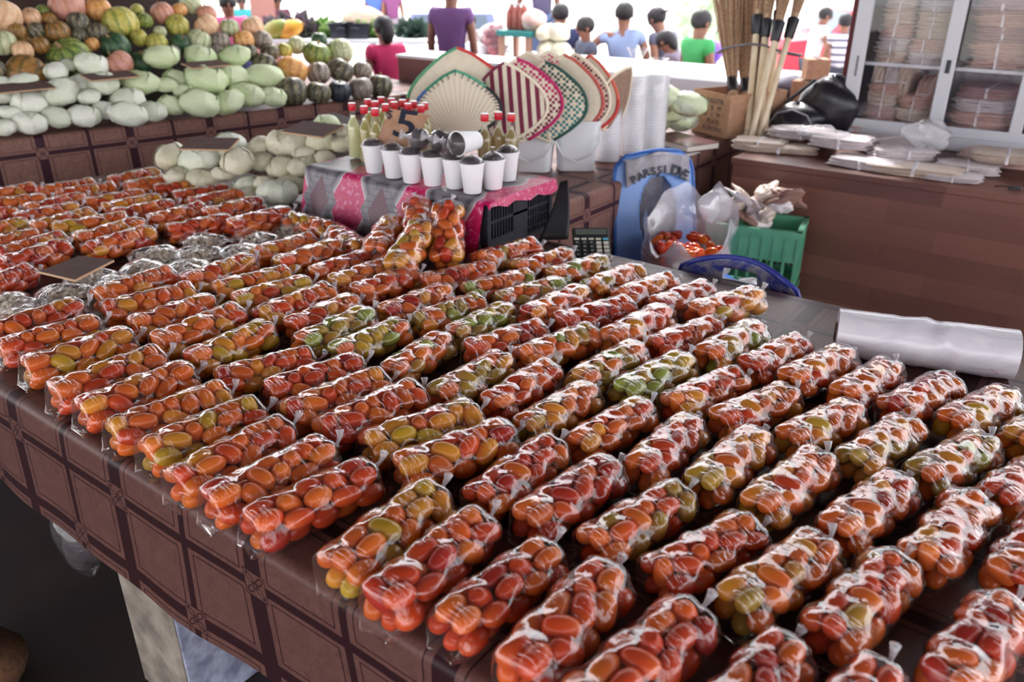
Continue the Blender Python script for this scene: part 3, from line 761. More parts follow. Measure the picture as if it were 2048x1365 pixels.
pc, lp = board('price_card', 'brown cardboard price card with hand-painted $5 leaning on the bottles', 'sign', q, .004, M_CARD)
w5 = (lp[1] - lp[0]).length
five = text_mesh('5', .150, M_INK, .0005, 'numeral', .0015); link('numeral', five, pc, (.014, .012, .0026), (0, 0, -.02), (1.25, 1.0, 1))
dol = text_mesh('$', .046, M_INK, .0005, 'dollar_sign'); link('dollar_sign', dol, pc, (-.052, .044, .0026), (0, 0, .10))

# ------------------------------------------------------------------ nut bags between the two blocks of tomatoes
M_NUT = plain('nut_shell', L(250, 238, 218), .8, L(204, 174, 148), 60); M_NFILM = film_mat('nut_bag_film', haze=.09, bump=.7, scale=45, fres=.10)
def nut_bag_mesh(seed):
    r = random.Random(seed); b = MB()
    for i in range(85):
        while True:
            x, y, z = r.uniform(-1, 1), r.uniform(-1, 1), r.uniform(0, 1)
            if x * x + y * y + z * z < 1: break
        m = Euler((r.random() * 6, r.random() * 6, r.random() * 6)).to_matrix()
        b.ell((x * .062, y * .078, .008 + z * .040), (.0065, .0065, .011), 6, 5, m)
    nuts = b.mesh('nuts', M_NUT)
    f = MB(); ph = [r.random() * 6 for _ in range(6)]
    f.ell((0, 0, .026), (.074, .092, .030), 26, 14, None, lambda th, p: 1 + .06 * math.sin(3 * p + ph[0]) + .05 * math.sin(5 * p + ph[1] + th * 3) + .03 * math.sin(9 * p + th * 5 + ph[2]))
    for i, v in enumerate(f.v): f.v[i] = (v[0], v[1], max(v[2], .0012))
    fm = f.mesh('bag_film', M_NFILM, 180)
    k = MB(); k.ring_loft([[Vector((r_ * (math.cos(2 * PI * j / 14)) * (1 + .25 * math.sin(5 * j + ph[3])), .082 + d_, z_ + r_ * .45 * math.sin(2 * PI * j / 14))) for j in range(14)] for r_, d_, z_ in ((.030, 0, .03), (.008, .018, .035), (.016, .030, .040), (.036, .052, .048))], False, False)
    return nuts, fm, k.mesh('bag_neck', M_NFILM, 180)
NB = [nut_bag_mesh(i) for i in range(4)]
nb = [(88,587,'nearest the clipped near corner'),(205,556,'under the brown cardboard piece'),(262,545,'just behind the brown cardboard piece'),(325,520,'large crinkled one in the middle of the row'),(375,520,'beside the large crinkled one'),(428,495,'with a tall twisted neck'),(40,618,'dark low one beside the orange bags'),
      (480,480,'second from the far end of the row'),(500,492,'low one beside the orange bags at the far end'),(553,466,'farthest of the row'),(408,470,'tucked against the red bags'),(290,575,'low one in the gap before the front tomatoes'),(18,590,'at the frame edge of the row')]
npos = [at(x, y, TZ + .03) for x, y, _ in nb]
# keep them out of the tomato bags and of each other
tb_pts = np.array([[m_[0] + uu[0] * h_ * t_, m_[1] + uu[1] * h_ * t_] for m_, uu, h_ in zip(mid, u, HALF) for t_ in (-.95, -.5, 0, .5, .95)])
a = np.array([(p.x, p.y) for p in npos])
for _ in range(160):
    d = a[None] - a[:, None]; l = np.linalg.norm(d, axis=2) + 1e-9; pen = np.maximum(0, .135 - l); np.fill_diagonal(pen, 0); a += (d / l[..., None] * pen[..., None] * .2).sum(0)
    d = a[:, None] - tb_pts[None]; l = np.linalg.norm(d, axis=2) + 1e-9; pen = np.maximum(0, .112 - l); a += (d / l[..., None] * pen[..., None] * .15).sum(1)
for i, ((x, y), (_, _, lab)) in enumerate(zip(a, nb)):
    o = thing('nut_bag', 'small clear bag of brown nuts, ' + lab, 'bag of nuts', (x, y, TZ + .001), random.uniform(-2.2, -.8), 'bags of nuts between the tomato bags', .90)
    m = NB[i % 4]; n_o = link('nuts', m[0], o); n_o['kind'] = 'stuff'; f = link('bag_film', m[1], o); link('bag_neck', m[2], f)
def flat_card(label, px4, z, group, dark=M_CARDD, name='cardboard_sign', th=.006, dz=(0, 0, 0, 0)):
    return board(name, label, 'cardboard sign', [at(x, y, z + k) for (x, y), k in zip(px4, dz)], th, dark, M_CARDE, group)
flat_card('plain brown cardboard piece lying on the bags of nuts', ((78, 545), (150, 562), (228, 522), (160, 514)), TZ + .092, 'cardboard signs laid face down', M_CARDD, th=.007)

# leaning bags against the printed cloth
def lean_bag(px_b, px_t, zb, yt, mk, lab, var, roll=0.0, scale=1.06):
    bot = at(*px_b, zb); top = aty(*px_t, yt)
    d = (top - bot).normalized(); q_ = d.to_track_quat('Y', 'Z')
    rot = (q_.to_matrix() @ Matrix.Rotation(roll, 3, 'Y'))
    up_ = rot @ Vector((0, 0, 1)); base_ = (bot + top) / 2 - up_ * .038
    return tomato_bag(None, None, mk, lab, 'tomato bags leaning on the printed cloth', base_, rot.to_euler(), var, scale)
lean_bag((745, 522), (792, 446), TZ + .055, 1.860, 'o', 'orange tomato bag leaning on the cloth, outermost toward the cabbages', 2, 0)
lean_bag((792, 548), (848, 462), TZ + .055, 1.790, 'a', 'amber and yellow tomato bag leaning in front of the other leaning bags', 4, 0)
lean_bag((893, 522), (897, 428), TZ + .055, 1.885, 'v', 'red and orange tomato bag standing nearly upright beside the crate corner', 7, 0)
lean_bag((838, 500), (836, 420), TZ + .06, 1.905, 'r', 'red tomato bag half hidden behind the other leaning bags', 1, 0)
for (a4, lab, mk) in (((592, 446, 655, 462), 'orange tomato bag lying along the cloth beside the white cabbages', 'm'), ((672, 470, 722, 502), 'shaded red tomato bag lying along the cloth foot', 'v')):
    a_, c_ = at(a4[0], a4[1], TZ + .042), at(a4[2], a4[3], TZ + .042); d_ = (c_ - a_).normalized(); m_ = (a_ + c_) / 2
    tomato_bag(m_ - d_ * .1, m_ + d_ * .1, mk, lab, GRP, TZ + .001)

# ------------------------------------------------------------------ calculator, plastic roll
M_CALC = plain('calculator_body', L(22, 22, 27), .6); M_LCD = plain('lcd', L(78, 84, 78), .5); M_KEYW = plain('pale_key', L(196, 192, 180), .45); M_KEYB = plain('blue_key', L(84, 170, 200), .45); M_KEYD = plain('dark_key', L(38, 38, 44), .6)
p0, p1 = at(1148, 528, TZ), at(1223, 528, TZ); dx = (p1 - p0); wd = dx.length
ca = thing('calculator', 'black desk calculator propped up at the crate end of the bare table strip', 'calculator', (p0 + p1) / 2 + Vector((0, 0, .004)), math.atan2(dx.y, dx.x), rot=(math.radians(24), 0, math.atan2(dx.y, dx.x)))
h_ = .150
b = MB(); b.box((0, h_ / 2, .008), (wd, h_, .018), None, .004); b.build('calculator_case', M_CALC, ca)
b = MB(); b.box((0, h_ * .84, .0178), (wd * .84, .026, .002), None, .0006); b.build('display', M_LCD, ca, False)
for r_ in range(5):
    for c_ in range(5):
        m_ = M_KEYB if (c_ == 4 and r_ == 4) else M_KEYW if c_ >= 3 or r_ == 4 else M_KEYD
        kx, ky = -wd * .40 + c_ * wd * .195, .016 + r_ * .0185
        b = MB(); b.box((kx, ky, .0192), (wd * .14, .0125 if r_ < 4 else .007, .005), None, .0012); k_ = b.build('key', m_, ca)
        if m_ is M_KEYD:
            b = MB(); b.box((kx, ky, .0219), (.004, .004, .0004)); b.build('key_legend', M_KEYW, k_, False)
b = MB(); b.box((0, h_ * .80, -.030), (wd * .7, .006, .058), Euler((-.35, 0, 0))); b.build('prop_foot', M_CALC, ca)

M_ROLL = None
t = NT('plastic_roll_film'); v = t.obj(); nz = t.noise(7, t.scale(v, (1.0, 2.2, 2.2)), 3, 1.2); nz2 = t.noise(40, v, 2)
pk = t.noise(5, v, 1); M_ROLL = t.done(t.pbr(t.mix(t.ramp(nz, [(.4, (0, 0, 0)), (.75, (1, 1, 1))]), L(226, 222, 230), L(206, 200, 212)), .32, t.bump(nz, .55, .012), spec=.5, Coat_Weight=.4))
rA, rB = at(1664, 716, TZ), at(2012, 764, TZ); rd = (rB - rA).normalized(); rad_ = .0585
nrm_ = Vector((-rd.y, rd.x, 0)); c0 = rA + nrm_ * .022 + Vector((0, 0, rad_ + .001)); ln_ = (rB - rA).length * 1.02
ro = thing('plastic_bag_roll', 'fat roll of clear white plastic bags lying on the bare table strip', 'roll of bags', c0 - Vector((0, 0, 0)), rot=(0, 0, math.atan2(rd.y, rd.x)))
def roll_pt(u_, v_):
    x = ln_ * u_; a_ = 2 * PI * v_; cr = 0.0
    for kx, ka, am in ((22, 2, .0016), (13, 3, .0020), (37, 1, .001)): cr += am * math.sin(kx * u_ * 1.7 + ka * a_)
    mid_ = math.exp(-((u_ - .52) / .2) ** 2)
    return Vector((x, (rad_ + cr * mid_ - .001) * math.cos(a_), (rad_ + cr * mid_ - .001) * math.sin(a_)))
b = MB(); b.grid(roll_pt, 40, 40); b.build('film_layers', M_ROLL, ro, 180)
b = MB(); rings = [[Vector((xx, r_ * math.cos(2 * PI * j / 32), r_ * math.sin(2 * PI * j / 32))) for j in range(32)] for xx, r_ in ((.0, rad_ - .001), (-.001, .040), (.001, .024), (.02, .022))]; b.ring_loft(rings, False, True)
rings = [[Vector((xx, r_ * math.cos(-2 * PI * j / 32), r_ * math.sin(-2 * PI * j / 32))) for j in range(32)] for xx, r_ in ((ln_, rad_ - .001), (ln_ + .001, .040), (ln_ - .001, .024), (ln_ - .02, .022))]; b.ring_loft(rings, False, True)
b.build('roll_ends', plain('roll_end', L(170, 162, 172), .5, L(140, 130, 142), 90), ro)
b = MB(); rings = [[Vector((xx, .0235 * math.cos(2 * PI * j / 24), .0235 * math.sin(2 * PI * j / 24))) for j in range(24)] for xx in (-.003, .03)]; b.ring_loft(rings, False, False); b.build('card_core', plain('card_core', L(96, 72, 62), .8), ro)
for xx, aa in ((.86, 1.9), (.83, 2.55)):
    b = MB(); b.tube([roll_pt(xx + .05 * k / 4, (aa + .22 * k / 4) / (2 * PI) + .25) * 1.0 + Vector((0, 0, 0)) for k in range(5)], .0009, 6); b.build('print_mark', plain('pink_print', L(190, 120, 160), .5), ro)

# ------------------------------------------------------------------ white buckets, cup sleeves, woven fans
M_BUCK = plain('white_bucket', L(232, 233, 238), .35)
def bucket(px, lab, rz, group):
    p = at(px[0], px[1], TZ); o = thing('bucket', lab, 'bucket', (p.x, p.y, TZ + .001), rz, group)
    def rr(w, z, r=.03):
        ring = []
        for sx, sy, a0 in ((1, 1, 0), (-1, 1, 90), (-1, -1, 180), (1, -1, 270)):
            for k in range(5):
                a = math.radians(a0 + 22.5 * k); ring.append(Vector((sx * (w - r) + r * math.cos(a), sy * (w - r) + r * math.sin(a), z)))
        return ring
    b = MB(); b.ring_loft([rr(.080, .001), rr(.083, .004), rr(.098, .212), rr(.104, .214), rr(.104, .226), rr(.096, .226), rr(.080, .008)]); b.build('bucket_body', M_BUCK, o, 35)
    b = MB()
    for k, m in ((0, 1),):
        b.tube([(-.106, 0, .20)] + [(-.106 * math.cos(PI * t), -.112 - .004, .20 - .15 * math.sin(PI * t)) for t in (.12, .3, .5, .7, .88)] + [(.106, 0, .20)], .0045, 8)
    h = b.build('bail_handle', M_BUCK, o)
    for s in (-1, 1):
        b = MB(); b.lathe([(.014, 0), (.014, .010), (.004, .012)], 12, m=Matrix.Rotation(s * PI / 2, 3, 'Y')); b.build('handle_lug', M_BUCK, o, loc=(s * .100, 0, .20))
    return o, p
bucket((1066, 338), 'white square plastic bucket holding woven fans, next to the oil bottles', .50, 'white buckets on the middle counter')
bucket((1150, 336), 'white square plastic bucket holding woven fans, next to the wrapped foam cups', .62, 'white buckets on the middle counter')

M_SLEEVE = film_mat('sleeve_film', haze=.16, bump=.8, scale=30)
def sleeve(px, h, lab, twist):
    p = at(px[0], px[1], TZ); o = thing('cup_sleeve', lab, 'stack of cups', (p.x, p.y, TZ + .001), random.random() * 6, 'wrapped stacks of foam cups')
    pr = [(.034, .001)]
    z = .004
    while z < h - .02: pr += [(.0545, z), (.0575, z + .003), (.0575, z + .008), (.0545, z + .0105)]; z += .013
    pr += [(.056, h - .01), (.050, h)]
    b = MB(); b.lathe(pr, 28); b.build('cup_stack', M_FOAM, o, 50)
    ph = random.random() * 6
    b = MB(); rings = []
    for r_, z_ in ((.058, .001), (.0605, .01), (.060, h * .4), (.061, h * .7), (.060, h - .004), (.045, h + .02), (.014, h + .035), (.010, h + .042), (.03, h + .06 + twist * .5), (.05, h + .07 + twist)):
        rings.append([Vector((r_ * (1 + .06 * math.sin(7 * a + ph + z_ * 20)) * math.cos(a), r_ * (1 + .06 * math.sin(5 * a + z_ * 31)) * math.sin(a), z_)) for a in [2 * PI * j / 28 for j in range(28)]])
    b.ring_loft(rings, True, False); b.build('plastic_wrap', M_SLEEVE, o, 180)
sleeve((1213, 322), .285, 'short stack of foam cups in clear wrap beside the bucket', .01)
sleeve((1262, 312), .38, 'tall wrapped stack of foam cups, middle of the three', .05)
sleeve((1304, 305), .375, 'tall wrapped stack of foam cups nearest the cardboard box', .0)

STRAW = L(240, 226, 204)
def weave(name, cols, sc=70, mode='check', a=.5):
    t = NT(name); uv = t.uv(); x, y, _ = t.xyz(uv)
    fx, fy = t.math('MULTIPLY', x, sc), t.math('MULTIPLY', y, sc)
    ix, iy = t.math('FLOOR', fx), t.math('FLOOR', fy)
    par = t.math('MODULO', t.math('ADD', t.math('ADD', ix, iy), 1000), 2.0)
    ux = t.math('SUBTRACT', t.math('FRACT', fx), .5); uy = t.math('SUBTRACT', t.math('FRACT', fy), .5)
    hump = t.math('SUBTRACT', 1.0, t.math('MULTIPLY', t.math('ADD', t.math('MULTIPLY', t.math('POWER', ux, 2), 1), t.math('POWER', uy, 2)), 1.6))
    base = t.mix(t.noise(30, uv, 3), STRAW, tuple(c * .72 for c in STRAW))
    if mode == 'plain': c = base
    elif mode == 'radial':
        ang = t.math('ARCTAN2', t.math('SUBTRACT', x, .5), t.math('ADD', y, .02)); rr_ = t.math('SINE', t.math('MULTIPLY', ang, 70)); hump = t.math('ADD', t.math('MULTIPLY', hump, .4), t.math('MULTIPLY', rr_, .6)); c = t.mix(t.math('ADD', .5, t.math('MULTIPLY', rr_, .3)), tuple(q * .8 for q in STRAW), STRAW)
    else:
        if mode == 'check': k = t.AND(t.math('GREATER_THAN', par, .5), t.lt(t.math('MODULO', t.math('ADD', t.math('ADD', t.math('MULTIPLY', ix, 2), iy), 1000), 5.0), 3.2))
        elif mode == 'stripe': k = t.lt(t.math('MODULO', t.math('ADD', ix, 1000), 4.0), 1.6)
        elif mode == 'band': k = t.AND(t.math('GREATER_THAN', par, .5), t.lt(t.math('MODULO', t.math('ADD', ix, 1000), 6.0), 3.5))
        n = t.noise(9, uv, 1)
        k = t.AND(k, t.ramp(n, [(a - .14, (0, 0, 0)), (a - .08, (1, 1, 1))]))
        c = t.mix(k, base, cols[0] if len(cols) == 1 else t.mix(t.ramp(y, [(.14, (0, 0, 0)), (.2, (1, 1, 1))]), cols[0], cols[1]))
    return t.done(t.pbr(c, .75, t.bump(hump, .6, .002)))
def edge_mat(name, cols, n=16):
    t = NT(name); y = t.xyz(t.uv())[1]; f = t.math('FRACT', t.math('MULTIPLY', y, 1.0))
    st = [(i / len(cols), c) for i, c in enumerate(cols)]
    return t.done(t.pbr(t.ramp(f, st, 'CONSTANT'), .7))
MAR, MAG, GRN, TEAL, RED, BLU, BLK = L(118, 32, 62), L(190, 34, 100), L(40, 84, 74), L(30, 122, 120), L(206, 58, 56), L(60, 104, 170), L(40, 38, 46)
FW = [0, .30, .56, .76, .90, .98, 1.0, .985, .94, .86, .75, .61, .45, .27, .0]
def fan(tip, basep, y0, hw, lab, mat, ecols, yaw=0.0, lean=.12, stitch=None):
    f3 = Vector((RW[0, 2], RW[1, 2], 0)).normalized()
    p0 = aty(basep[0], basep[1], y0); p1 = onplane(tip[0], tip[1], p0 + f3 * lean, f3)
    h = (p1 - p0).length; uz = (p1 - p0).normalized(); ux = f3.cross(Vector((0, 0, 1))); ux = (ux - uz * ux.dot(uz)).normalized()
    ux = (Matrix.Rotation(yaw, 3, uz) @ ux); uy = uz.cross(ux)
    w = 1.10 * hw * depth(p0) / FPX
    m = Matrix((ux, uy, uz)).transposed(); o = thing('woven_fan', lab, 'hand fan', p0, group='woven fans in the white buckets', rot=m.to_euler())
    N = len(FW) - 1; nc = 12; b = MB(); uv = []
    def P(i, s): 
        t_ = i / N; return Vector((FW[i] * w * s, -.03 * (1 - s * s) * FW[i] * (1 if True else 0) + .012 * math.sin(t_ * PI), t_ * h))
    for i in range(N + 1):
        for j in range(nc + 1):
            s = -1 + 2 * j / nc; p = P(i, s); b.v.append(tuple(p)); uv.append((p.x + .5, p.z))
    for i in range(N):
        for j in range(nc): a = i * (nc + 1) + j; b.f.append((a, a + 1, a + nc + 2, a + nc + 1))
    bl = b.build('blade', mat, o, 180, uv); solid(bl, .004, 0)
    pts = [P(i, -1) for i in range(N + 1)] + [P(i, 1) for i in range(N - 1, -1, -1)]
    fine = []
    for k in range(len(pts) - 1):
        for q in range(3): fine.append(pts[k].lerp(pts[k + 1], q / 3))
    b = MB(); b.tube(fine, .0080, 6)
    eu = []
    for k in range(len(fine)): eu += [(0, k / len(fine))] * 6
    b.build('bound_edge', edge_mat('fan_edge', ecols), o, 180, eu)
    b = MB(); b.tube([P(0, 0) + Vector((0, -.004, .07)), (0, -.004, .035), (0, 0, .004)], [.007, .010, .008], 8); b.build('handle', M_STRAWH, o)
    if stitch:
        b = MB()
        for k in range(9, len(fine) - 9, 1):
            p = fine[k]; inn = (Vector((0, -.02, h * .42)) - p).normalized()
            if k % 2 == 0: b.tube([p + Vector((0, -.007, 0)), p + inn * .022 + Vector((0, -.010, 0))], .0016, 5)
        b.build('edge_stitching', stitch, o)
M_STRAWH = plain('straw_handle', STRAW, .8, tuple(c * .7 for c in STRAW), 40)
W_PL = weave('weave_natural', [], 55, 'plain'); W_MS = weave('weave_maroon_stripe', [MAR], 110, 'stripe', .3); W_MG = weave('weave_magenta', [MAR, MAG], 84, 'check', .32)
W_GR = weave('weave_green', [TEAL, GRN], 84, 'check', .38); W_PK = weave('weave_pink', [L(206, 80, 110)], 90, 'check', .46); W_MC = weave('weave_maroon_check', [MAR], 90, 'check', .35); W_BR = plain('plain_palm', L(158, 128, 108), .8, L(138, 110, 94), 60, .3)
fan((1262, 134), (1205, 262), 3.30, 46, 'plain brown palm fan standing edge-on beside the wrapped cups', W_BR, [STRAW], .95, .10)
fan((1180, 112), (1160, 278), 3.22, 62, 'woven fan with bright red bound edge, behind the maroon check one', W_PL, [RED, RED, L(226, 110, 90), RED], -.45, .10)
fan((1150, 108), (1152, 280), 3.15, 62, 'woven fan in maroon check, just before the red-edged one', W_MC, [STRAW], -.35, .10)
fan((1128, 110), (1135, 282), 3.09, 66, 'natural straw fan with red specks along its edge', W_PL, [STRAW, L(200, 90, 80)], -.25, .10)
fan((1096, 104), (1105, 278), 3.05, 72, 'straw fan with a pink dotted centre, tip showing above the green one', W_PK, [STRAW], -.2, .12)
fan((1090, 124), (1100, 284), 2.96, 70, 'woven fan in green and black check', W_GR, [STRAW, GRN], -.15, .10)
fan((1056, 104), (1062, 280), 2.98, 74, 'natural straw fan behind the magenta checked one', W_PL, [STRAW], -.1, .14)
fan((1034, 118), (1048, 284), 2.84, 74, 'woven fan in magenta and maroon check', W_MG, [STRAW, MAG], -.1, .08)
fan((1008, 126), (1020, 284), 2.77, 72, 'woven fan with dark maroon stripes', W_MS, [MAR, STRAW], -.05, .08)
fan((914, 96), (925, 285), 2.66, 96, 'large straw fan with multicoloured bound rim, behind the stitched one', W_PL, [L(232, 206, 120), L(232, 206, 120), L(232, 140, 90), RED, L(90, 160, 120), L(90, 160, 120), RED, BLU][::-1], 0, .10)
fan((910, 142), (918, 282), 2.56, 80, 'pale straw fan with black stitched rim, foremost of the fans', weave('weave_pale', [], 48, 'radial'), [BLU, RED, BLU, L(60, 140, 110), L(90, 170, 140), BLK, BLK, BLK], 0, .10, plain('black_yarn', BLK, .8))

# ------------------------------------------------------------------ cabbages and pumpkins
def leaf_mat(name, c1, c2, c3):
    t = NT(name); v = t.obj(); w = t.n('ShaderNodeTexWave', wave_type='RINGS', rings_direction='Z'); w.inputs['Scale'].default_value = 6; w.inputs['Distortion'].default_value = 9; w.inputs['Detail'].default_value = 3
    t.link(v, w.inputs['Vector']); n = t.noise(9, v, 4, .8); r = t.rnd()
    c = t.mix(t.ramp(t.math('ADD', n, t.math('MULTIPLY', t.math('SUBTRACT', r, .5), .5)), [(.3, (0, 0, 0)), (.7, (1, 1, 1))]), c1, c2)
    c = t.mix(t.math('MULTIPLY', t.ramp(w.outputs[1], [(.82, (0, 0, 0)), (1, (1, 1, 1))]), .5), c, c3)
    return t.done(t.pbr(c, .45, t.bump(t.noise(5, v, 6, 2.0), .45, .015)))
M_CABW = leaf_mat('pale_cabbage', L(242, 244, 230), L(228, 234, 210), L(250, 250, 244)); M_CABG = leaf_mat('green_cabbage', L(206, 224, 168), L(222, 234, 194), L(238, 242, 220))
M_CABC = leaf_mat('cream_cabbage', L(236, 230, 206), L(222, 216, 184), L(244, 240, 226))
def cabbage_meshes(mat, seed, el):
    r = random.Random(seed); ph = [r.random() * 6 for _ in range(8)]
    def fn(th, p): return 1 + .018 * math.sin(4 * p + ph[0] + 2 * th) + .018 * math.sin(3 * th + ph[1] + 2 * p) + .02 * math.sin(9 * p + ph[2]) * math.sin(th) + .025 * math.sin(6 * th + 3 * p + ph[5])
    b = MB(); b.ell((0, 0, 0), (1, el, .80), 26, 16, None, fn); head = b.mesh('head', mat, 180); leaves = []
    for k in range(3):
        b = MB(); a0 = ph[3] + k * 2.1
        def g(u, v, a0=a0, k=k):
            p = a0 + (u - .5) * 2.1; th = .25 * PI + v * .62 * PI * (1 - .35 * (2 * u - 1) ** 2)
            q = fn(th, p) * (1.025 + .02 * k + .05 * v ** 4 + .015 * math.sin(14 * u + ph[4]))
            return Vector((math.sin(th) * math.cos(p) * q, el * math.sin(th) * math.sin(p) * q, -.80 * math.cos(th) * q))
        b.grid(g, 14, 10); leaves.append(b.mesh('outer_leaf', mat, 180))
    return head, leaves
CABM = {k: [cabbage_meshes(m, i * 5 + j, e) for j, e in enumerate((1.14, 1.28, 1.42))] for i, (k, m) in enumerate((('w', M_CABW), ('g', M_CABG), ('c', M_CABC)))}
def cabbage(p, r, kind, lab, group, i):
    rr = random.Random(i * 7 + 1); v = CABM[kind][rr.randrange(3)]
    o = thing('cabbage', lab, 'cabbage', p, group=group, scale=r, rot=(rr.uniform(-.3, .3), rr.uniform(-.3, .3), rr.uniform(-1.0, 1.0) + LA - PI / 2))
    link('head', v[0], o)
    for l in v[1][:2 + i % 2]: link('outer_leaf', l, o)
    return o
def relax3(items, it=60, k=.86, zmin=None):
    c = np.array([p for p, r in items], dtype=float); r = np.array([r for p, r in items]); c0 = c.copy()
    for _ in range(it):
        d = c[None] - c[:, None]; l = np.linalg.norm(d, axis=2) + 1e-9; pen = np.maximum(0, (r[None] + r[:, None]) * k - l); np.fill_diagonal(pen, 0)
        c += (d / l[..., None] * pen[..., None] * .2).sum(0); c += (c0 - c) * .04
        if zmin is not None: c[:, 2] = np.maximum(c[:, 2], zmin + r * .74)
    return c
# the heap lies on a sloping board on the back counter
SLP = .60
lp0 = LM @ Vector((0, .11, LZ + .085)); ln0 = (LM.to_3x3() @ Vector((0, -math.sin(SLP), math.cos(SLP))))
def on_heap(px, py, r_px, lift=0.0):
    p = onplane(px, py, lp0 + ln0 * lift, ln0); return p, r_px * depth(p) / FPX
LCAB = [(12,255,22,'w'),(62,243,30,'w'),(119,236,27,'w'),(164,231,29,'w'),(26,225,19,'w'),(12,193,22,'w'),(64,196,36,'w'),(117,188,36,'w'),(205,217,24,'w'),(252,223,32,'w'),(302,217,26,'w'),(343,214,26,'g'),(243,188,33,'w'),(182,199,21,'w'),
 (287,173,31,'g'),(155,167,25,'w'),(205,176,30,'w'),(176,135,31,'w'),(120,152,24,'w'),(138,129,16,'w'),(44,168,23,'w'),(6,167,18,'w'),(334,173,19,'g'),(363,182,20,'g'),(325,132,30,'g'),(360,147,27,'g'),(401,114,30,'g'),(407,158,39,'g'),(463,149,34,'g'),(463,123,27,'g'),(521,152,32,'g'),(401,205,36,'g'),(454,202,30,'g'),(492,193,30,'g'),(533,193,26,'g')]
PUMP = [(16,40,40,'p'),(60,35,19,'p'),(86,23,13,'g'),(150,24,36,'k'),(70,63,18,'d'),(114,66,25,'m'),(157,42,23,'d'),(155,69,16,'d'),(95,37,15,'m'),(37,62,18,'m'),(14,88,28,'s'),(45,105,20,'p'),(50,88,18,'m'),(88,97,18,'m'),(135,114,45,'g'),(48,142,43,'m'),(5,142,20,'d'),
 (198,25,25,'o'),(239,47,36,'y'),(189,63,22,'d'),(182,91,16,'o'),(231,95,29,'e'),(242,128,29,'k'),(274,22,14,'y'),(287,41,18,'g'),(275,72,17,'y'),(326,28,23,'k'),(310,86,21,'y'),(353,50,23,'y'),(320,64,13,'s'),(361,19,16,'o'),(383,12,22,'s'),(413,50,25,'p'),(409,28,20,'k'),(459,56,20,'s'),(506,56,23,'p'),(361,88,20,'e'),
 (399,82,24,'s'),(444,88,20,'b'),(488,82,21,'o'),(443,106,18,'b'),(478,104,18,'b'),(494,111,17,'d'),(525,82,20,'b'),(288,124,24,'e'),(345,105,16,'b'),(519,125,25,'d'),(541,103,20,'d'),(567,101,16,'y'),(596,92,18,'s'),(631,107,28,'g'),(681,103,26,'s'),(583,142,32,'o'),(637,147,24,'b'),(682,142,26,'d'),(725,142,20,'b'),
 (583,183,32,'d'),(637,188,26,'d'),(677,185,24,'n'),(722,180,25,'b'),(761,173,25,'d'),(638,80,16,'e')]
PCOL = {'p': ('pale peach', L(232, 184, 140), L(240, 206, 172), L(206, 158, 120)), 'o': ('orange', L(226, 158, 84), L(238, 190, 130), L(198, 128, 70)), 'k': ('salmon pink', L(224, 160, 132), L(206, 150, 140), L(190, 128, 104)),
 'g': ('green striped', L(104, 128, 62), L(170, 178, 96), L(64, 92, 52)), 'y': ('yellow-green', L(186, 176, 80), L(214, 200, 110), L(122, 136, 62)), 'd': ('dark mottled', L(70, 68, 62), L(150, 140, 110), L(46, 48, 46)), 'e': ('deep green', L(42, 78, 54), L(78, 112, 72), L(30, 56, 42)),
 'm': ('brown mottled', L(140, 96, 50), L(176, 130, 70), L(84, 80, 46)), 's': ('grey-green', L(190, 196, 150), L(212, 214, 180), L(140, 150, 112)), 'b': ('grey-brown', L(134, 122, 116), L(176, 164, 148), L(100, 92, 90)), 'n': ('blue-black', L(44, 50, 62), L(62, 70, 84), L(36, 40, 50))}
def pump_mat(k):
    _, a, b_, c_ = PCOL[k]; t = NT('pumpkin_' + k); v = t.obj(); x, y, z = t.xyz(v); ang = t.math('ARCTAN2', y, x)
    n = t.noise(3.2, v, 4, .8); n2 = t.noise(11, v, 3); s = t.math('SINE', t.math('ADD', t.math('MULTIPLY', ang, 10), t.math('MULTIPLY', n, 7)))
    col = t.mix(t.ramp(n, [(.38, (0, 0, 0)), (.62, (1, 1, 1))]), a, b_)
    col = t.mix(t.math('MULTIPLY', t.ramp(s, [(.3, (0, 0, 0)), (.7, (1, 1, 1))]), .75), col, c_)
    col = t.mix(t.ramp(n2, [(.66, (0, 0, 0)), (.72, (1, 1, 1))]), col, b_)
    return t.done(t.pbr(col, .45, t.bump(n2, .15, .01)))
M_PUMP = {k: pump_mat(k) for k in PCOL}; M_PSTEM = plain('pumpkin_stem', L(176, 142, 104), .8, L(130, 102, 74), 20)
def pumpkin_mesh(k, s):
    r = random.Random(s); nr = r.choice((9, 10, 12)); dp = .05 + .04 * r.random(); hz = .80 + .18 * r.random(); n = 44; rings = []
    for i in range(19):
        th = PI * i / 18; ring = []
        for j in range(n):
            p = 2 * PI * j / n; k_ = 1 - dp * (.5 + .5 * math.cos(nr * p)) * math.sin(th) ** .6
            rad = math.sin(th) ** .85 * k_; z = -math.cos(th) * hz * (1 - .16 * math.exp(-(math.sin(th) / .35) ** 2))
            ring.append(Vector((max(rad, .01) * math.cos(p), max(rad, .01) * math.sin(p), z)))
        rings.append(ring)
    b = MB(); b.ring_loft(rings); return b.mesh('rind', M_PUMP[k], 180), hz
PUMM = {k: [pumpkin_mesh(k, i * 3 + j) for j in range(2)] for i, k in enumerate(PCOL)}
b = MB(); b.tube([(0, 0, -.08), (.02, 0, .05), (.05, .02, .16), (.10, .03, .22)], [.13, .085, .07, .085], 7); PSTEM = b.mesh('stem', M_PSTEM)
items = []; kinds = []
for x, y, r, k in LCAB: items.append(on_heap(x, y, r, .04)); kinds.append(('c', k))
for x, y, r, k in PUMP: items.append(on_heap(x, y, r, .02)); kinds.append(('p', k))
pos = relax3(items, 80, .93, LZ)
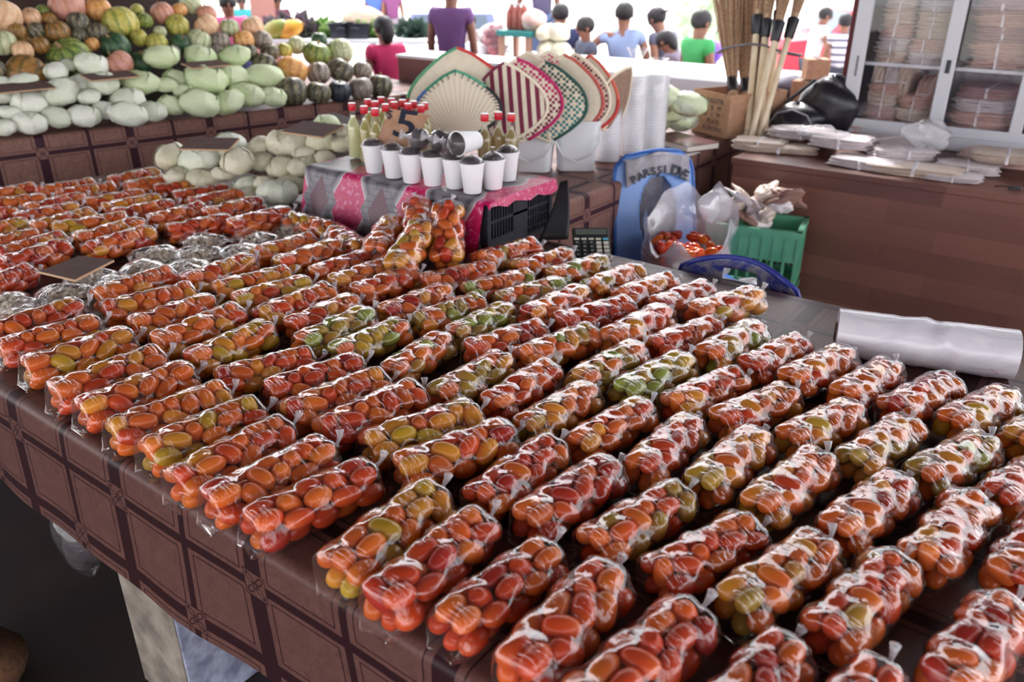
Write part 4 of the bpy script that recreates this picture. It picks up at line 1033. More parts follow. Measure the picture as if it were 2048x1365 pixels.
def bands(lst, edges):
    rows = [[] for _ in edges]
    for i, it in enumerate(lst):
        for e, lim in enumerate(edges):
            if it[1] >= lim: rows[e].append(i); break
    lab = {}
    for e, r in enumerate(rows):
        for n, i in enumerate(sorted(r, key=lambda i: lst[i][0])): lab[i] = (e, n + 1)
    return lab
bl = bands(LCAB, (210, 180, 150, 0)); RW_ = ['bottom row', 'second row up', 'third row up', 'top row']
PCN = {'w': 'white', 'g': 'light green', 'c': 'cream'}
for i, (x, y, r, k) in enumerate(LCAB):
    e, n = bl[i]; cabbage(pos[i], items[i][1] * .90, k, '%s cabbage, %s from the left in the %s of the counter heap' % (PCN[k], ordinal(n), RW_[e]), 'cabbages on the back counter', i)
pl_ = bands(PUMP, (160, 120, 95, 70, 45, 0)); PR_ = ['bottom row', 'second row up', 'third row up', 'fourth row up', 'fifth row up', 'top row']
for i, (x, y, r, k) in enumerate(PUMP):
    j = len(LCAB) + i; rr = random.Random(i); me, hz = PUMM[k][i % 2]; e, n = pl_[i]
    o = thing('pumpkin', '%s pumpkin, %s from the left in the %s of the heap' % (PCOL[k][0], ordinal(n), PR_[e]), 'pumpkin', pos[j], group='pumpkins on the back counter', scale=items[j][1], rot=(rr.uniform(-.7, .5), rr.uniform(-.6, .6), rr.uniform(0, 6)) if y < 160 else (.15, rr.uniform(-.2, .2), rr.uniform(0, 6)))
    link('rind', me, o)
    if i % 4 != 3: link('stem', PSTEM, o, (0, 0, hz * .86))
# sloping display board under the heap
b = MB(); b.add([Vector((x, y, z)) for x in (-1.0, 2.35) for y, z in ((.22, LZ + .002), (1.75, LZ + .002), (1.75, LZ + .80), (1.55, LZ + .80))], [(0, 1, 2, 3), (7, 6, 5, 4), (0, 4, 5, 1), (1, 5, 6, 2), (2, 6, 7, 3), (3, 7, 4, 0)])
o = b.build('display_board', M_DARKWOOD, None, False); o.matrix_world = LM; tag(o, 'dark sloping display board under the heap of cabbages and pumpkins', 'display stand')

# pale cabbages on the front table behind the printed cloth
TCAB = [(343,313,33,'c'),(407,319,36,'w'),(454,305,34,'w'),(357,352,26,'c'),(410,357,30,'c'),(448,346,20,'c'),(489,352,34,'c'),(501,371,30,'w'),(497,392,24,'c'),(560,404,36,'w'),(524,293,24,'c'),(580,293,36,'c'),(524,325,26,'c'),(562,337,29,'c'),(568,360,27,'c'),(646,293,29,'c'),(655,258,29,'g'),(610,330,26,'c'),(635,318,24,'c'),(687,266,20,'c'),(470,325,24,'c'),(533,372,24,'c'),(612,300,22,'c'),(672,285,22,'c')]
sp0 = Vector((-2.75, 1.98, TZ + .075)); sn = Vector((.25, -.45, .86)).normalized()
it2 = []
for x, y, r, k in TCAB:
    p = onplane(x, y, sp0, sn); it2.append((p, r * depth(p) / FPX))
c2 = relax3(it2, 80, .93, TZ)
tl_ = bands(TCAB, (350, 315, 0)); TR_ = ['lowest tier', 'middle tier', 'upper tier']
for i, (x, y, r, k) in enumerate(TCAB):
    e, n = tl_[i]; p = c2[i]
    if p[1] < CY1 + .16 and p[0] > CX0 - .02: p[1] = max(p[1], CY1 + .14)
    cabbage(p, it2[i][1] * .90, k, '%s cabbage behind the tomatoes, %s from the left in the %s' % (PCN[k], ordinal(n), TR_[e]), 'cabbages heaped on the front table', i + 60)
b = MB(); b.add([Vector(v) for v in ((-3.45, 2.15, TZ + .001), (-2.45, 2.40, TZ + .001), (-2.45, 3.0, TZ + .001), (-3.5, 3.0, TZ + .001), (-3.3, 2.9, TZ + .16), (-2.6, 2.75, TZ + .14))], [(3, 2, 1, 0), (0, 1, 5, 4), (2, 3, 4, 5), (1, 2, 5), (3, 0, 4)])
tag(b.build('display_board', M_DARKWOOD, None, False), 'dark sloping board under the pale cabbages behind the tomatoes', 'display stand')

# cardboard signs on the heaps
def sign_at(px4, dist, lab):
    board('cardboard_sign', lab, 'cardboard sign', [atd(x, y, dist + k) for (x, y), k in zip(px4, (0, 0, .10, .10))], .006, M_CARDD, M_CARDE, 'cardboard signs on the heaps')
def sgn(px, pos3, r3, w, rz, tl, lab):
    c = Vector(pos3); u_ = Vector((math.cos(rz), math.sin(rz), 0)); v_ = Vector((-math.sin(rz) * math.cos(tl), math.cos(rz) * math.cos(tl), math.sin(tl)))
    board('cardboard_sign', lab, 'cardboard sign', [c - u_ * w / 2, c + u_ * w / 2, c + u_ * w / 2 + v_ * w * .6, c - u_ * w / 2 + v_ * w * .6], .007, M_CARDD, M_CARDE, 'cardboard signs on the heaps')
for (px, py, w, lab) in ((52, 182, .27, 'cardboard sign lying on the white cabbages at the near end of the counter heap'), (232, 158, .24, 'cardboard sign lying on the white cabbages in the middle of the counter heap'), (424, 134, .22, 'cardboard sign lying on the light green cabbages')):
    p, _ = on_heap(px, py, 1, .15); sgn(None, p, 0, w, LA + .10, .12, lab)
for (px, py, w, rz, lab) in ((408, 300, .20, .55, 'cardboard sign lying on the pale cabbages, slim edge up'), (603, 270, .22, .1, 'cardboard sign lying on the pale cabbages next to the bottles')):
    p = onplane(px, py, sp0 + sn * .12, sn); sgn(None, p, 0, w, rz, .18, lab)

# ------------------------------------------------------------------ middle counter, far end
p = at(1352, 288, TZ + .02)
def book(px4, z):
    pts = [at(x, y, z) for x, y in px4]
    c = sum(pts, Vector()) / 4; ux = (pts[1] - pts[0]).normalized(); w = (pts[1] - pts[0]).length; h = (pts[3] - pts[0]).length; rz = math.atan2(ux.y, ux.x)
    o = thing('notebook', 'maroon covered notebook lying at the counter edge before the cardboard box', 'book', (c.x, c.y, TZ + .004), rz)
    b = MB(); b.box((0, 0, .016), (w * .96, h * .95, .024)); b.build('pages', plain('paper_edge', L(214, 206, 196), .8), o, False)
    m = plain('maroon_cover', L(92, 40, 46), .25)
    for z_ in (.002, .031): b = MB(); b.box((0, 0, z_), (w, h, .003), None, .001); b.build('cover', m, o)
book(((1296, 279), (1384, 303), (1430, 287), (1345, 268)), TZ + .02)
pts = [at(x, y, TZ + .002) for x, y in ((1318, 330), (1400, 305), (1352, 300), (1298, 318))]
board('paper_sheet', 'white sheet of paper on the counter edge by the notebook', 'paper', pts, .002, M_WHITE)

M_WRAP = film_mat('wrap_film', haze=.10, bump=.7, scale=12, fres=.12)
gcl = ['lowest next to the cup stacks', 'topmost of the wrapped ones', 'lowest by the cardboard box', 'middle of the wrapped ones', 'upper one by the cardboard box', 'behind, glimpsed past the others']
b = MB(); b.ell((0, 0, 0), (1.04, 1.30, .86), 20, 12, None, lambda th, p: 1 + .02 * math.sin(7 * p + 3 * th)); WRAPM = b.mesh('plastic_wrap', M_WRAP, 180)
gp = relax3([(at(x, y, TZ + z), .10) for x, y, z in ((1325, 240, .08), (1335, 196, .24), (1358, 240, .08), (1318, 205, .20), (1366, 205, .22), (1345, 222, .14))], 40, .66, TZ)
for i, l in enumerate(gcl):
    o = cabbage(gp[i], .072, 'g', 'light green cabbage in clear wrap, ' + l, 'wrapped cabbages by the cardboard box', i + 90); link('plastic_wrap', WRAPM, o)

# cardboard box with stencilled print, brooms standing in and beside it
c0 = at(1452, 279, TZ); uL = Vector((-.90, .43, 0)).normalized(); uR = Vector((.43, .90, 0)).normalized(); bw, bl_, bh = .29, .40, .225
o = thing('cardboard_box', 'open cardboard box with stencilled lettering on the middle counter, brooms standing in it', 'box', c0 + (uL * bw + uR * bl_) / 2 + Vector((0, 0, .002)), math.atan2(-uL.y, -uL.x))
b = MB(); t_ = .005
b.box((0, -bl_ / 2, bh / 2), (bw, t_, bh)); b.box((0, bl_ / 2, bh / 2), (bw, t_, bh)); b.box((-bw / 2, 0, bh / 2), (t_, bl_, bh)); b.box((bw / 2, 0, bh / 2), (t_, bl_, bh)); b.box((0, 0, .004), (bw, bl_, .006)); b.build('box_shell', M_CARD, o, False)
for k, (tx, sx) in enumerate((('SARANTIR', .040), ('W   B   M', .036), ('W   1   M', .036), ('PLATE', .036), ('KARONG', .036))):
    me = text_mesh(tx, sx, M_INK, .0004, 'stencil_line'); link('stencil_line', me, o, (.01 + (.02 if k > 2 else 0), -bl_ / 2 - .003, bh * (.80 - .16 * k)), (PI / 2, 0, 0))
BOXC = c0 + (uL * bw + uR * bl_) / 2
M_BRIS = plain('palm_midrib', L(212, 178, 146), .75, L(168, 134, 108), 90); M_BRISD = plain('dark_midrib', L(104, 76, 68), .8, L(80, 56, 52), 90); M_TAPE = plain('black_tape', L(30, 30, 38), .4); M_STICK = plain('pale_broom_stick', L(240, 224, 198), .6, L(226, 204, 172), 14)
def bristles(p0, p1, r0, r1, mat, name, parent, n, seed):
    r = random.Random(seed); b = MB(); d = (p1 - p0); ax = d.normalized(); u_ = ax.orthogonal().normalized(); v_ = ax.cross(u_)
    for i in range(n):
        a = r.random() * 2 * PI; q = math.sqrt(r.random()); k = r.uniform(.90, 1.05)
        s = p0 + (u_ * math.cos(a) + v_ * math.sin(a)) * r0 * q; e = p0 + d * k + (u_ * math.cos(a) + v_ * math.sin(a)) * r1 * q
        b.tube([s, s.lerp(e, .5) + (u_ * r.uniform(-1, 1) + v_ * r.uniform(-1, 1)) * .004, e], [.0022, .0018, .0012], 4)
    o = b.build(name, mat, parent); return o
def short_broom(pb, pt, depth_, r1, mat, lab, seed):
    base = atd(*pb, depth_); top = atd(*pt, depth_ + .05); o = thing('palm_broom', lab, 'broom', base, group='palm midrib brooms standing in the box')
    d = top - base; dn = d.normalized()
    bristles(Vector() + dn * .02, d, .026, r1 * 1.2, mat, 'bristles', o, 190, seed)
    m = dn.to_track_quat('Z', 'Y').to_matrix()
    b = MB(); b.lathe([(.027, -.02), (.029, -.015), (.030, .055), (.027, .06)], 16, m=m); b.build('tape_binding', M_TAPE, o)
    b = MB(); b.lathe([(.022, -.17), (.025, -.165), (.025, -.018)], 14, m=m); b.build('bound_grip', mat, o)
dB = depth(BOXC + Vector((0, 0, .2)))
short_broom((1465, 176), (1448, -120), dB - .02, .10, M_BRIS, 'palm broom, outermost in the box toward the cup stacks', 1)
short_broom((1491, 178), (1486, -120), dB + .04, .10, M_BRIS, 'palm broom in the middle of the box', 2)
short_broom((1514, 178), (1520, -120), dB + .10, .10, M_BRISD, 'darker palm broom at the back of the box', 3)
dS = depth(at(1500, 276, TZ)) + .05
stk = [(1494, 270, 1531, -150, .30), (1506, 272, 1556, -150, .26), (1520, 268, 1548, -170, .43), (1528, 266, 1582, -160, .5), (1500, 276, 1606, -150, .2), (1516, 274, 1640, -140, .3)]
tapes = [(64, 28), (70, 36), (10, -20), (58, 18), (78, 40), (72, 34)]
sl_ = ['nearest the palm brooms', 'second from the palm brooms', 'upright behind the bundle', 'fourth from the palm brooms', 'leaning hardest, in front of the bundle', 'outermost toward the glass cabinet']
for i, ((x0, y0, x1, y1, dd), (ta, tb2)) in enumerate(zip(stk, tapes)):
    base = at(x0, y0 + 8, TZ + .004); dd_ = depth(base)
    top = atd(x1, y1, dd_ - .05); d = (top - base); L_ = d.length; dn = d.normalized()
    o = thing('stick_broom', 'upturned broom with pale stick and black taped head, ' + sl_[i], 'broom', base, group='upturned stick brooms beside the box')
    f_t = (y0 - ta) / (y0 - y1); f_b = (y0 - tb2) / (y0 - y1)
    b = MB(); b.tube([Vector(), d * (f_b + .03)], .0165, 10); b.build('stick', M_STICK, o)
    m = dn.to_track_quat('Z', 'Y').to_matrix()
    b = MB(); b.lathe([(.021, 0), (.026, .006), (.032, L_ * (f_b - f_t)), (.027, L_ * (f_b - f_t) + .005)], 14, tuple(d * f_t), m=m); b.build('tape_binding', M_TAPE, o)
    bristles(d * f_b, d * 1.0, .02, .07, M_BRIS, 'bristles', o, 60, i + 9)
# cord tying the bundle to the palm brooms
b = MB(); dd_ = dS - .06
pth = [atd(x, y, dd_ + z) for x, y, z in ((1434, 106, .1), (1446, 98, .02), (1470, 92, -.06), (1500, 88, -.09), (1530, 91, -.10), (1552, 100, -.11), (1580, 106, -.08), (1604, 110, 0), (1600, 112, .12), (1520, 100, .25), (1450, 104, .22), (1434, 106, .1))]
b.tube(pth, .006, 7); tag(b.build('tie_cord', plain('black_cord', L(44, 42, 50), .5, L(120, 116, 124), 12), None), 'dark cord tied round the bundle of brooms', 'cord')

# ------------------------------------------------------------------ glass cabinet on the panelled counter
CBY = 4.62; M_ALU = plain('painted_frame', L(206, 206, 214), .4); M_CABI = plain('cabinet_grey', L(120, 116, 128), .6); M_PANE = film_mat('cabinet_pane', haze=.01, bump=0.0, fres=.035, rough=.02, spark=.8)
xa = aty(1718, 110, CBY).x; xb = aty(1893, 150, CBY).x; xr = aty(2036, 240, CBY).x; zs = aty(1800, 133, CBY).z; zb = aty(1900, 300, CBY).z
CW0, CW1 = xa - .035, xr + .75; CZ0 = TZ + .001; CZ1 = 1.95; CD = .42
cabo = thing('glass_cabinet', 'pale grey sliding-glass cabinet packed with bundles of bags, on the panelled counter', 'cabinet', (0, 0, 0))
b = MB(); b.box(((CW0 + CW1) / 2, CBY + CD, (CZ0 + CZ1) / 2), (CW1 - CW0, .012, CZ1 - CZ0)); b.box((CW0 + .006, CBY + CD / 2, (CZ0 + CZ1) / 2), (.012, CD, CZ1 - CZ0)); b.box((CW1, CBY + CD / 2, (CZ0 + CZ1) / 2), (.012, CD, CZ1 - CZ0))
b.box(((CW0 + CW1) / 2, CBY + CD / 2, CZ0 + .03), (CW1 - CW0, CD, .06)); b.box(((CW0 + CW1) / 2, CBY + CD / 2, CZ1), (CW1 - CW0, CD, .03)); b.build('cabinet_shell', M_CABI, cabo, False)
b = MB(); b.box(((CW0 + CW1) / 2, CBY + CD / 2 + .02, zs), (CW1 - CW0 - .02, CD - .05, .018), None, .002); b.build('shelf', M_ALU, cabo, False)
def stile(x, w, name='stile', yy=CBY): 
    b = MB(); b.box((x, yy, (CZ0 + CZ1) / 2), (w, .028, CZ1 - CZ0), None, .004); return b.build(name, M_ALU, cabo)
b = MB(); b.box(((CW0 + CW1) / 2, CBY, CZ0 + .035), (CW1 - CW0, .03, .07), None, .004); b.build('bottom_rail', M_ALU, cabo)
for nm, x0_, x1_, yy in (('door', xa, xb, CBY - .015), ('door', xb, CW1 - .02, CBY + .015)):
    d_ = bpy.data.objects.new(nm, None); COL.objects.link(d_); d_.parent = cabo
    b = MB(); b.box((x0_, yy, (CZ0 + CZ1) / 2), (.075 if yy < CBY else .05, .024, CZ1 - CZ0 - .06), None, .004); b.box((x1_, yy, (CZ0 + CZ1) / 2), (.065, .024, CZ1 - CZ0 - .06), None, .004); b.box(((x0_ + x1_) / 2, yy, CZ0 + .09), (x1_ - x0_, .022, .05)); b.box(((x0_ + x1_) / 2, yy, CZ1 - .06), (x1_ - x0_, .022, .05)); b.build('door_frame', M_ALU, d_)
    b = MB(); b.box(((x0_ + x1_) / 2, yy, (CZ0 + CZ1) / 2), (x1_ - x0_ - .05, .004, CZ1 - CZ0 - .15)); b.build('pane', M_PANE, d_, False)
stile(xr, .055, 'stile', CBY + .02)
b = MB(); b.box((xb + .004, CBY - .030, aty(1888, 132, CBY).z), (.020, .006, .062), None, .002); b.build('lock', plain('black_lock', L(26, 26, 34), .4), cabo)
b = MB(); b.box((xa + .005, CBY - .0285, aty(1733, 132, CBY).z), (.010, .004, .10)); b.build('finger_pull', M_CABI, cabo, False)
b = MB(); b.box((CW0 - .05, CBY + .22, 1.4), (.07, .07, 2.8), None, .004); b.build('column', plain('maroon_post', L(104, 34, 44), .6), None)['kind'] = 'structure'

def bag_paper(name, c, c2): 
    t = NT(name); v = t.obj(); n = t.noise(14, v, 4, .6); w = t.noise(30, t.scale(v, (.2, .2, 6)), 2)
    return t.done(t.pbr(t.mix(t.ramp(n, [(.4, (0, 0, 0)), (.62, (1, 1, 1))]), c, c2), .42, t.bump(w, .6, .008), spec=.5))
M_PK = [bag_paper('packed_bags_rose', L(242, 210, 200), L(226, 184, 174)), bag_paper('packed_bags_cream', L(244, 228, 214), L(230, 206, 194)), bag_paper('packed_bags_mauve', L(220, 184, 182), L(200, 160, 160)), bag_paper('packed_bags_white', L(246, 238, 240), L(232, 216, 220)), bag_paper('packed_bags_brown', L(170, 128, 112), L(140, 104, 96))]
def bundle_mesh(seed, mat, layers=9):
    r = random.Random(seed); b = MB()
    for k in range(layers):
        z0 = k / layers; z1 = (k + .86) / layers; ph = r.random() * 6; ox, oy = r.uniform(-.05, .05), r.uniform(-.05, .05)
        def e(u): return .5 + .035 * math.sin(4 * u + ph) + .02 * math.sin(11 * u + ph * 2)
        ring0 = []; ring1 = []; ring2 = []
        for j in range(28):
            a = 2 * PI * j / 28; c_, s_ = math.cos(a), math.sin(a); q = (abs(c_) ** 5 + abs(s_) ** 5) ** -.2 * e(a)
            z_w = .05 * math.sin(2 * a + ph) / layers * 2
            ring0.append(Vector((q * c_ * .97 + ox, q * s_ * .97 + oy, z0 + z_w))); ring1.append(Vector((q * c_ * 1.02 + ox, q * s_ * 1.02 + oy, (z0 + z1) / 2 + z_w))); ring2.append(Vector((q * c_ * .96 + ox, q * s_ * .96 + oy, z1 + z_w)))
        b.ring_loft([ring0, ring1, ring2])
    return b.mesh('folded_bags', mat, 180)
BUN = {(i, s): bundle_mesh(i * 4 + s, m, 7 + 2 * s) for i, m in enumerate(M_PK) for s in range(2)}
b = MB(); b.box((0, 0, .5), (.05, 1.07, 1.06), None, .02); STRAP = b.mesh('band', plain('clear_band', L(232, 226, 232), .3))
def bundle(p, d, rz, mk, lab, group, i, tilt=(0, 0)):
    o = thing('bag_bundle', lab, 'bundle of bags', p, group=group, rot=(tilt[0], tilt[1], rz)); f = link('folded_bags', BUN[mk, i % 2], o, None, None, d); 
    s_ = link('band', STRAP, o, None, None, d); return o
yi = CBY + .20; gcab = 'bundles of bags in the glass cabinet'
w1 = xb - xa
def shelf_row(x0, x1, z, n, hts, lab, cols, k0, tl=0.0):
    for c in range(n):
        x = x0 + (x1 - x0) * (c + .5) / n; zz = z
        for k, h in enumerate(hts[c]):
            bundle((x + random.uniform(-.01, .01), yi + random.uniform(-.02, .02), zz), ((x1 - x0) / n * .94, .29, h), random.uniform(-.06, .06), cols[(c + k) % len(cols)], '%s bag bundle, %s up, %s stack, %s' % (['rose', 'cream', 'mauve', 'white', 'brown'][cols[(c + k) % len(cols)]], ordinal(k + 1), ordinal(c + 1), lab), gcab, c + k)
            zz += h + .003
zu = zs + .0105; zl = CZ0 + .062
shelf_row(xa + .05, xb - .045, zu, 2, [(.055, .06, .06, .07, .06), (.055, .06, .06, .06, .05)], "upper cabinet shelf behind first pane", [1, 3, 0, 1], 0)
shelf_row(xb + .05, xr - .035, zu, 1, [(.06, .06, .06, .06, .07, .06)], "upper cabinet shelf behind second pane", [0, 0, 2, 0, 2], 0)
shelf_row(xr + .04, CW1 - .04, zu, 2, [(.07, .07, .07, .07), (.07, .07, .07)], "upper cabinet shelf, far end", [4, 2, 4], 0)
shelf_row(xa + .05, xb - .045, zl, 2, [(.05, .06, .06, .05), (.05, .06, .06)], "lower cabinet shelf behind first pane", [0, 2, 1], 0)
shelf_row(xb + .05, xr - .035, zl, 1, [(.06, .06, .06, .05)], "lower cabinet shelf behind second pane", [2, 0, 3], 0)
shelf_row(xr + .04, CW1 - .04, zl, 2, [(.06, .06, .06), (.06, .06)], "lower cabinet shelf, far end", [4, 2], 0)
# bundles stood on edge above the lower stacks
for i, (x, h, mk) in enumerate(((xa + .09, .20, 1), (xa + .155, .21, 3), (xa + .215, .20, 1), (xb - .11, .15, 0))):
    bundle((x + .03, yi - .0, zl + (.235 if i < 3 else .185)), (h, .26, .055), 0, mk, 'bag bundle stood on edge on the lower cabinet shelf, %s along' % ordinal(i + 1), gcab, i, (0, -PI / 2 + .06))

# bundles lying along the top of the panelled counter
LB = [(1520, 290, .22, .16, .035, .2, 1, 'cream bag bundle at the very corner of the panelled counter'), (1730, 325, .26, .16, .028, -.05, 3, 'flat white bundle along the counter lip below the rose one'), (1935, 335, .22, .16, .03, .15, 3, 'white bundle between the long cream one and the tied pile'), (1545, 268, .27, .20, .04, .35, 1, 'cream bag bundle with green print at the corner nearest the brooms'), (1600, 285, .26, .18, .030, .30, 3, 'white bag bundle lying in front of the cream one'), (1560, 294, .30, .16, .022, .25, 1, 'flat cream bundle along the counter lip'),
      (1690, 262, .28, .22, .055, -.4, 0, 'rose bag bundle against the cabinet foot'), (1680, 305, .24, .18, .035, .1, 3, 'white crumpled bundle in the middle of the counter lip'), (1770, 290, .26, .20, .04, -.5, 3, 'slanting white bundle below the cabinet stile'), (1800, 315, .26, .18, .05, .6, 3, 'puffed white bundle standing proud before the cabinet'),
      (1830, 338, .34, .17, .026, .1, 1, 'long cream bundle hanging over the counter lip'), (1905, 350, .20, .14, .016, .2, 3, 'thin clear bundle beside the long cream one'), (1990, 318, .28, .24, .03, .2, 0, 'rose bundle at the bottom of the tied pile by the black clip'), (2010, 335, .26, .2, .03, .1, 1, 'cream bundle in front of the tied pile'), (2030, 318, .26, .22, .035, .3, 0, 'rose bundle at the frame edge of the counter')]
lbp = relax2_pts = [at(x, y, TZ + .02) for x, y, *_ in LB]
M_GP = plain('green_print', L(60, 140, 110), .5)
for i, (p, (x, y, w, d, h, rz, mk, lab)) in enumerate(zip(lbp, LB)):
    yy = max(p.y, WY + .075)
    o = bundle((p.x, yy, TZ + .002 + (.05 if i in (4, 7, 13) else .0)), (w * 1.08, d, h * 1.35), rz, mk, lab, 'bag bundles on the panelled counter', i)
    if i == 3:
        for k in range(3): b = MB(); b.box((-.07 + .07 * k, -d * .41, h * .62), (.035, .004, .010)); b.build('printed_mark', M_GP, o)
M_CLRB = film_mat('loose_bag_film', haze=.30, bump=.9, scale=18)
def crumple(c, r, seed, mat, name, amp=.22, nu=26, nv=18, parent=None):
    rr = random.Random(seed); ph = [rr.random() * 6 for _ in range(9)]
    def fn(th, p): return 1 + amp * (.5 * math.sin(3 * p + ph[0] + 2 * th) + .4 * math.sin(5 * th + ph[1] + 2 * p) + .35 * abs(math.sin(7 * p + 4 * th + ph[2])) + .25 * abs(math.sin(11 * p - 6 * th + ph[3])) - .3)
    b = MB(); b.ell(c, r, nu, nv, None, fn); return b.build(name, mat, parent, 180)
for i, (x, y, r, lab) in enumerate(((1640, 282, (.12, .07, .03), 'loose clear plastic bag heaped on the counter bundles'), (1850, 300, (.10, .05, .06), 'crumpled clear plastic bag in front of the cabinet'))):
    p = at(x, y, TZ + .06); o = crumple((0, 0, 0), r, i, M_CLRB, 'plastic_bag', .3); o.location = (p.x, max(p.y, WY + .12), TZ + .07 + r[2]); tag(o, lab, 'plastic bag')
p = at(2030, 378, TZ + .01); cl_o = thing('bulldog_clip', 'small black clip lying on the counter lip at the frame edge', 'clip', (p.x, max(p.y, WY + .03), TZ + .004), .3)
b = MB(); b.box((0, 0, .008), (.05, .02, .014), None, .003); b.build('clip_body', M_TAPE, cl_o)
b = MB(); b.tube([(-.02, 0, .012), (-.05, 0, .014), (-.075, .01, .008)], .003, 6); b.build('clip_lever', M_TAPE, cl_o)

# black bag slumped by the cabinet, on the middle counter's far side
o = thing('black_bag', 'big black vinyl bag slumped between the brooms and the glass cabinet', 'bag', (0, 0, 0)); pb = at(1640, 252, TZ)
o.location = (CW0 - .20, CBY - .10, TZ + .001)
M_VIN = plain('black_vinyl', L(28, 26, 34), .32, L(40, 38, 48), 6, .4, .02)
f = crumple((0, 0, .085), (.15, .12, .09), 5, M_VIN, 'bag_front', .10, parent=o); f2 = crumple((.13, .10, .15), (.16, .10, .16), 8, M_VIN, 'bag_back', .10, parent=o)
b = MB(); b.tube([(-.13, -.08, .06), (-.08, -.10, .13), (0, -.11, .155), (.08, -.10, .13), (.12, -.08, .05)], .005, 6); b.build('piping', plain('grey_piping', L(130, 130, 142), .4), o)
b = MB(); b.tube([(-.16, -.02, .02), (-.08, .03, .17), (.04, .08, .29)], .010, 7); b.build('strap', M_VIN, o)

# ------------------------------------------------------------------ seller aisle: chairs, shopping bag, green crate
def plastic_chair(lab, loc, rz, cmat, group, slot='arch', wear=None, hb=.46):
    o = thing('plastic_chair', lab, 'chair', loc, rz, group)                 # faces local -y, back at +y
    b = MB()
    def seat(u, v):
        x = (u - .5) * (.42 - .04 * v); y = (v - .5) * .42 - .0; return Vector((x, y, .44 - .018 * (1 - (2 * u - 1) ** 2) * (1 - (2 * v - 1) ** 2) - (.02 * (1 - v) ** 4)))
    b.grid(seat, 14, 14); s_ = b.build('seat', cmat, o, 60); solid(s_, .012)
    b = MB(); W = .205; n = 24; m = 16; hole = []
    def bk(u, v):
        x = (2 * u - 1) * W * (1 - .06 * v) * (1 if v < .72 else math.sqrt(max(0, 1 - ((v - .72) / .28) ** 3)) * .30 + .70)
        return Vector((x, .21 + .10 * v - .03 * (2 * u - 1) ** 2 * -1, .42 + hb * v + (.0 if v < .6 else -.03 * (2 * u - 1) ** 2 * (v - .6) * 2)))
    def inhole(u, v):
        if slot == 'arch': return ((2 * u - 1) / .46) ** 2 + ((v - .45) / .34) ** 2 < 1 and v > .24
        return abs(2 * u - 1) < .30 and abs(v - .87) < .05
    nu_, nv_ = 40, 40; vi = {}
    for i in range(nu_):
        for j in range(nv_):
            if inhole((i + .5) / nu_, (j + .5) / nv_): continue
            q = []
            for a_, c_ in ((i, j), (i + 1, j), (i + 1, j + 1), (i, j + 1)):
                if (a_, c_) not in vi: vi[a_, c_] = len(b.v); b.v.append(tuple(bk(a_ / nu_, c_ / nv_)))
                q.append(vi[a_, c_])
            b.f.append(tuple(q))
    back = b.build('backrest', wear or cmat, o, 60); solid(back, .012)
    b = MB(); b.tube([bk(0, v / 12) for v in range(0, 13)] + [bk(u / 12, 1) for u in range(1, 12)] + [bk(1, v / 12) for v in range(12, -1, -1)], .009, 8); b.build('back_rim', cmat, o)
    for sx in (-1, 1):
        for sy in (-1, 1):
            b = MB(); b.tube([(sx * .18, sy * .18, .435), (sx * .205, sy * (.205 if sy < 0 else .24), .002)], [.024, .018], 8); b.build('leg', cmat, o)
    return o, bk
M_BLUE = plain('blue_plastic', L(40, 96, 176), .35); M_NAVY = plain('navy_plastic', L(38, 50, 150), .35); M_PALE = plain('faded_blue_plastic', L(120, 160, 226), .35)
t = NT('worn_navy'); v = t.obj(); n = t.noise(9, v, 6, 1.0, rough=.7); M_WORN = t.done(t.pbr(t.mix(t.ramp(n, [(.42, (0, 0, 0)), (.56, (1, 1, 1))]), L(56, 66, 150), L(150, 148, 160)), .5))
ch1, bk1 = plastic_chair('faded blue plastic chair with a tall arched back, plastic bag on its seat', (-1.36, 3.06, .001), math.radians(56), M_BLUE, None, 'arch', M_PALE, .50)
ch2, bk2 = plastic_chair('worn dark blue plastic chair pushed against the far table edge, slot in its back', (-.835, 2.60, .001), math.radians(180), M_NAVY, None, 'slot', M_WORN, .43)
# jacket over the tall chair
M_SHIRT = plain('grey_cloth', L(178, 174, 182), .9, L(150, 146, 156), 25, .3, .004)
def shirt(u, v):
    q = bk1(.5 + (u - .5) * 1.12, min(.99, 1.0))
    s = (v - .42) * .40                                                     # + = hangs on the far face
    base = bk1(.04 + .92 * u, .96); off = Vector((0, 0, .03))
    wob = .012 * math.sin(u * 17) + .008 * math.sin(u * 31 + 2)
    if v < .42: return base + Vector((0, -.030 - wob * .4, .016)) + Vector((0, -.05 * (.42 - v), -(.42 - v) * .20 * (1 + .5 * (2 * u - 1) ** 2)))
    return base + Vector((0, .022 + wob, .016)) + Vector((0, .12 * (v - .42), -(v - .42) * .75 - .02 * math.sin(u * 9)))
b = MB(); b.grid(shirt, 30, 16); sh = b.build('grey_shirt', M_SHIRT, None, 180); sh.matrix_world = Matrix.Translation(ch1.location) @ Matrix.Rotation(ch1.rotation_euler.z, 4, 'Z'); solid(sh, .004, 0); tag(sh, 'grey shirt with black lettering draped over the tall blue chair back', 'shirt')
for k_, ch_ in enumerate('PARSSI DVE'):
    if ch_ == ' ': continue
    u_ = .10 + .80 * k_ / 9; q_ = shirt(u_, .02); me = text_mesh(ch_, .046 if k_ < 6 else .058, M_INK, .0006, 'letter', .0015 if k_ < 6 else .003)
    tg = (shirt(min(1, u_ + .03), .02) - shirt(u_ - .03, .02)).normalized(); l_ = link('letter', me, sh, q_ + Vector((0, -.006, .010))); l_.rotation_euler = (math.radians(80), -math.atan2(tg.z, tg.x), 0)

